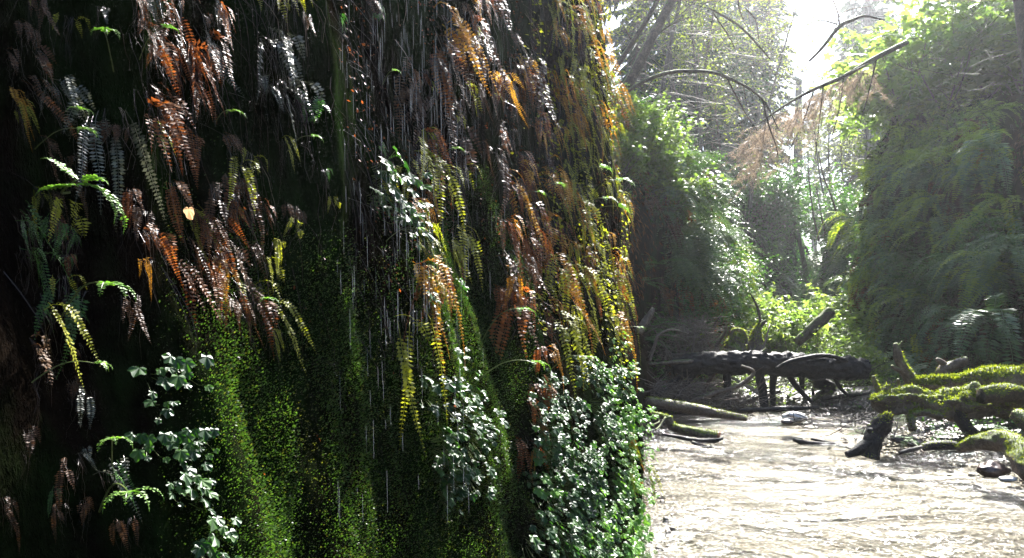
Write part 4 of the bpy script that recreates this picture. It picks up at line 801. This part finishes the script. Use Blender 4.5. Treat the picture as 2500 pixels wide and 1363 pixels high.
# right hand bank
log('mossy_log', 'long moss covered log with an upturned branch across the bank', [(2222,938,10.6,17),(2270,938,10.5,18),(2330,938,10.4,22),(2400,932,10.2,30),(2470,930,10,34),(2560,925,9.8,36)], 'log', 'mosswood', 28, .35, 8,
    [('branch', [(2232,940,10.6,17),(2212,910,10.6,14),(2196,880,10.6,11),(2190,855,10.6,10),(2186,838,10.6,5)], 'mosswood', 600), ('branch', [(2196,905,10.5,6),(2184,898,10.5,5),(2176,893,10.5,3)]), ('branch', [(2192,850,10.6,4),(2200,838,10.6,3),(2203,834,10.6,2)])], 9000, .2, .035)
log('root_mass', 'knobbly brightly mossed root mass on the right bank', [(2128,980,9.4,10),(2165,982,9.3,30),(2215,978,9.3,34),(2270,985,9.3,30),(2330,990,9.3,32),(2380,985,9.3,34),(2430,990,9.4,28),(2500,1000,9.4,26)], 'roots', 'mosswood', 44, .95, 12,
    [('root', [(2170,970,9.3,9),(2166,950,9.3,8),(2170,940,9.3,5)], 'mosswood', 200), ('root', [(2150,965,9.6,7),(2138,940,9.6,6),(2132,918,9.6,4)], 'mosswood', 200), ('root', [(2190,965,9.5,6),(2196,945,9.6,5),(2192,925,9.6,3)], 'mosswood'), ('root', [(2240,1000,9.2,8),(2225,1018,9.1,10),(2228,1050,9.0,9)], 'mosswood', 300), ('root', [(2330,990,9.3,16),(2350,1030,9.2,15),(2385,1070,9.1,16),(2440,1085,9.1,18),(2520,1088,9,18)], 'black', 500), ('root', [(2225,1012,9.1,8),(2260,1008,9.1,9),(2300,1018,9.1,8)], 'mosswood', 300), ('root', [(2180,1000,9.4,9),(2170,1020,9.4,7),(2160,1045,9.4,5)], 'mosswood', 200)], 9000, .25, .03)
log('cut_log', 'short dark cut log lying on top of the moss', [(2395,968,9.0,20),(2425,962,9.0,22),(2470,960,9.1,22),(2510,970,9.2,20)], 'log', 'bark', 22, .2, 8, [('sawn_end', [(2393,968,9.0,18),(2397,968,9.0,18.5)], 'black')], 900, .4, .025)
log('forked_driftwood', 'grey forked driftwood piece on the bank under the ferns', [(2300,925,11.2,17),(2305,905,11.2,15),(2325,893,11.2,12),(2360,880,11.2,11)], 'driftwood', 'grey_wood', 16, .4, 6, [('branch', [(2312,895,11.2,8),(2295,882,11.2,7),(2286,876,11.2,4)])], 500, .2, .02)
log('curved_log', 'grey and green curved log at the water edge by the right border', [(2338,1098,7.9,8),(2370,1085,7.8,18),(2420,1078,7.6,24),(2465,1082,7.4,27),(2495,1110,7.2,30),(2510,1145,7.0,28),(2560,1170,6.8,26)], 'log', 'mosswood', 28, .3, 10, (), 5000, .45, .016)
log('drift_log', 'small wet log at the water edge below the root mass', [(2250,1094,8.6,9),(2280,1088,8.6,12),(2320,1088,8.6,11),(2355,1090,8.6,8)], 'log', 'black', 14, .3, 6, (), 500, .4, .016)
log('drift_stick', 'thin stick poking from the water beside the small wet log', [(2225,1074,8.6,2.5),(2240,1090,8.5,2.5),(2256,1106,8.4,2)], 'stick', 'grey_wood', 6, .1, 4)
log('drift_branch', 'wet forked stick lying at the waterline right of the stump', [(2195,1106,8.4,4),(2220,1100,8.4,6),(2250,1092,8.5,5)], 'stick', 'black', 8, .3, 4)
log('bank_log', 'dark rotten log at the right border behind the curved one', [(2480,1010,8.6,16),(2520,1040,8.4,22),(2560,1060,8.3,24)], 'log', 'mosswood', 16, .4, 6, (), 700, .2, .02)

def stone(name, label, px, py, d, r, sq=(1,1,.55), mat='stone'):
    import bmesh
    bm = bmesh.new(); bmesh.ops.create_icosphere(bm, subdivisions=4, radius=1)
    V = np.array([v.co[:] for v in bm.verts]); k = 1+.35*fbm(V*1.3+px, 4, 3); V = V*k[:, None]*np.array(sq)*r
    for v, c in zip(bm.verts, V): v.co = c
    me = bpy.data.meshes.new(name); bm.to_mesh(me); bm.free(); me.materials.append(M[mat]); me.polygons.foreach_set('use_smooth', [True]*len(me.polygons))
    o = bpy.data.objects.new(name, me); COL.objects.link(o); o.location = P(px, py, d); tag(o, label, 'rock'); return o
stone('rock', 'dark wet rock beside the curved log', 2422, 1146, 7.3, .14, (1,.8,.5))
stone('rock', 'small pale blue grey stone at the right border', 2462, 1170, 7.05, .08, (1,.7,.35), 'pale_stone')
stone('rock', 'low dark stone near the leaning stump', 2200, 1072, 9.2, .12, (1.2,.8,.4))
stone('rock', 'brown stone where the small wet log meets the water', 2238, 1084, 8.9, .1, (1,.8,.5))
stone('rock', 'lump in mid stream coloured near white for sun glare', 1940, 1020, 10.8, .15, (1.1,.8,.62), 'glare_foam')
stone('rock', 'dark stone touching the near white lump', 1921, 1030, 10.6, .07, (1.2,.8,.5))
# pebbles along the banks, brush in the jam
n = 2600; y = rng.uniform(5, 13.4, n); x = shore_x(y)+rng.normal(.45, .35, n); z = ground_z(x, y); s = rng.uniform(.012, .05, n)
Fm = frames(nrm(rng.normal(0, .3, (n, 3))+np.array([0, 0, 1.]))); sc = np.stack([s, s*rng.uniform(.6, 1, n), s*.5], 1); g = Geo()
SPH = []
import bmesh as _b
bm = _b.new(); _b.ops.create_icosphere(bm, subdivisions=1, radius=1); SPH = (np.array([v.co[:] for v in bm.verts]), np.array([[v.index for v in f.verts] for f in bm.faces])); bm.free()
g.scatter(SPH[0], SPH[1], Fm*sc[:, None, :], np.stack([x, y, z+.005], 1)); n = 36; y2 = rng.uniform(4.4, 7.2, n); x2 = np.interp(y2, [4.4, 5.25, 6, 7.2], [.75, 1.0, 1.2, 1.15])+np.abs(rng.normal(0, .05, n)); s2 = rng.uniform(.008, .035, n); F2 = frames(nrm(rng.normal(0, .3, (n, 3))+np.array([0, 0, 1.]))); g.scatter(SPH[0], SPH[1], F2*(np.stack([s2, s2*.8, s2*.55], 1))[:, None, :], np.stack([x2, y2, rng.uniform(-.02, .02, n)], 1))
tag(g.build('pebbles', M['pebble'], smooth=True), 'small wet pebbles scattered along the bank', 'pebbles', kind='stuff')
def brush(n, boxes, dr, label, rad=.004, mat='twig', lmin=.15, lmax=.6):
    g = Geo()
    for _ in range(n):
        b = random.choice(boxes); d = random.uniform(*dr); p = P(random.uniform(b[0], b[2]), random.uniform(b[1], b[3]), d); L = random.uniform(lmin, lmax); a = random.uniform(0, 6.28); v = nrm([math.cos(a), math.sin(a)*.7, random.uniform(-.35, .5)]); q = [p]
        for i in range(4): v = nrm(v+rng.normal(0, .22, 3)); q.append(q[-1]+v*L/4)
        r = rad*random.uniform(.4, 1.8); g.add(*tube(q, np.linspace(r, r*.4, 5), 4, caps=False))
        if random.random() < .5:
            v = nrm(v+rng.normal(0, .7, 3)); q2 = [q[2], q[2]+v*L*.3, q[2]+v*L*.5]; g.add(*tube(q2, [r*.6, r*.4, r*.2], 3, caps=False))
    return tag(g.build('brushwood', M[mat]), label, 'twigs', kind='stuff')
brush(900, [(1585,935,1790,1000),(1585,935,1700,980),(1700,960,1860,1003)], (12.2,14), 'tangled dry twigs heaped under the black log', .006)
brush(520, [(1590,790,1740,880),(1650,780,1720,860)], (13.0,13.9), 'tangled dry twigs behind the black log', .004)
brush(420, [(1860,900,2110,985),(1780,930,2000,1000)], (13,15), 'dark brushwood under the right half of the black log', .008, 'bark', .2, .8)
brush(90, [(1930,1010,2160,1050),(2080,1010,2180,1045)], (10,10.8), 'wet twigs stranded on the gravel bar', .006, 'black')
brush(60, [(2180,1070,2340,1100)], (8.5,9.2), 'wet twigs at the right waterline', .005, 'black', .1, .35)
brush(60, [(2300,0,2500,330)], (12.5,16), 'bare brown stems among the shrubs at the upper right', .005, 'bark', .4, 1.2)
brush(200, [(1560,40,1900,420)], (15,20), 'bare twigs among the trees over the far cliff', .006, 'twig', .6, 2.2)
# log jam floor cover + small plants
q = []; n = 26000; x = rng.uniform(1.5, 9.5, n); y = rng.uniform(13.0, 24, n); z = ground_z(x, y); T = np.stack([x, y, z+rng.random(n)**2*.22], 1); kk = fbm(T*1.2, 3, 77) > -.1; T = T[kk]
Fm = frames(nrm(rng.normal(0, .6, (len(T), 3))+np.array([0, 0, 1.])))*(.05*(.5+rng.random(len(T))))[:, None, None]; g = Geo(); g.scatter(LEAF[0], LEAF[1], Fm, T)
tag(g.build('ground_cover', M['shrub'], None), 'low bright leaves covering the ground behind the log', 'ground cover', kind='stuff')
n = 9000; y = rng.uniform(7, 13, n); x = shore_x(y)+.5+rng.random(n)**.7*3; z = ground_z(x, y); T = np.stack([x, y, z+rng.random(n)**2*.12], 1)
Fm = frames(nrm(rng.normal(0, .6, (n, 3))+np.array([0, 0, 1.])))*(.035*(.5+rng.random(n)))[:, None, None]; g = Geo(); g.scatter(LEAF[0], LEAF[1], Fm, T)
tag(g.build('ground_cover', M['shrubd'], None), 'low dark leaves on the right bank', 'ground cover', kind='stuff')
for px, py, d, sc, w in [(2215,1072,8.7,.5,'small bright fern tuft below the root mass'),(2310,1060,8.8,.45,'small fern in front of the dark hollow under the roots'),(2440,1045,8.3,.4,'small leafy fern left of the right border under the cut log')]:
    place(random.choice(LF), P(px, py, d), -2.2, sc, w)
for px, py, d, w in [(2375,945,9.6,'pale leafy sprig on the moss beside the cut log')]:
    place(random.choice(LPS), P(px, py, d), -1.8, 1.1, w)

# ------------------------------------------------------------------ unseen conifers added above the near wall and behind the camera against skylight
for (x, y, z, sc, w) in [(-3.2,-3,6,.55,0),(-5,1,7,.7,0),(-4.5,4.5,7,.7,0),(-3.5,8,6.5,.6,0)]:
    place(random.choice(CF), (x, y, z), random.uniform(0, 6), sc, 'unseen tall conifer added above the near wall to cut skylight', 'added conifers above the near wall')
for (x, y) in [(-1.8,-5),(1.5,-7),(4,-6)]:
    place(random.choice(CF), (x, y, -.1), random.uniform(0, 6), .6, 'unseen tall conifer added behind the viewer to cut skylight', 'added conifers behind the viewer')

# ------------------------------------------------------------------ haze, light, camera
HAZE = .0009
if HAZE:
    m, nt, out = newmat('haze_air'); v = N(nt, 'ShaderNodeVolumePrincipled'); v.inputs['Color'].default_value = (.93,.96,1,1); v.inputs['Density'].default_value = HAZE; v.inputs['Anisotropy'].default_value = .76
    nt.links.new(v.outputs[0], out.inputs['Volume'])
    lo = np.array([-127, -127, -4.]); hi = np.array([127, 162, 66.]); V = np.array([[(lo, hi)[i][0], (lo, hi)[j][1], (lo, hi)[k][2]] for i in (0,1) for j in (0,1) for k in (0,1)])
    g = Geo(); g.add(V, np.array([[0,1,3,2],[4,6,7,5],[0,4,5,1],[2,3,7,6],[0,2,6,4],[1,5,7,3]])); tag(g.build('haze', m), 'thin pale air filling the gorge', 'haze', kind='stuff')
w = bpy.data.worlds.new('World'); S.world = w; w.use_nodes = True; nt = w.node_tree; sk = nt.nodes.new('ShaderNodeTexSky'); sk.sky_type = 'NISHITA'; sk.sun_disc = False
sk.sun_elevation = R(SUN_EL); sk.sun_rotation = R(SUN_AZ); sk.dust_density = 1.2; nt.links.new(sk.outputs[0], nt.nodes['Background'].inputs[0]); nt.nodes['Background'].inputs[1].default_value = .075
sd = Vector((math.sin(R(SUN_AZ))*math.cos(R(SUN_EL)), math.cos(R(SUN_AZ))*math.cos(R(SUN_EL)), math.sin(R(SUN_EL))))
L = bpy.data.lights.new('sun', 'SUN'); L.energy = 5; L.angle = R(.5); L.color = (1, .965, .92); o = bpy.data.objects.new('sun', L); COL.objects.link(o); o.rotation_euler = sd.to_track_quat('Z', 'Y').to_euler()
c = bpy.data.cameras.new('camera'); c.sensor_width = 36; c.lens = F/2500*36; c.shift_y = (HY-681.5)/2500; c.clip_start = .05; c.clip_end = 1000
o = bpy.data.objects.new('camera', c); COL.objects.link(o); o.location = (0, 0, CH); o.rotation_euler = (math.pi/2, 0, 0); S.camera = o
vs = S.view_settings; vs.view_transform = 'Standard'; vs.look = 'None'; vs.exposure = 2.68; vs.gamma = 1; vs.use_curve_mapping = False
cy = S.cycles; cy.max_bounces = 6; cy.diffuse_bounces = 3; cy.glossy_bounces = 2; cy.transmission_bounces = 3; cy.transparent_max_bounces = 12; cy.volume_bounces = 0; cy.sample_clamp_indirect = 6
cy.use_denoising = True; cy.caustics_reflective = False; cy.caustics_refractive = False
for o in [o for o in S.objects if o.parent is None and 'category' in o and 'label' not in o]:   # a variant that was never placed
    for ch in children(o): bpy.data.objects.remove(ch)
    bpy.data.objects.remove(o)
for o in S.objects:
    if 'used' in o: del o['used']
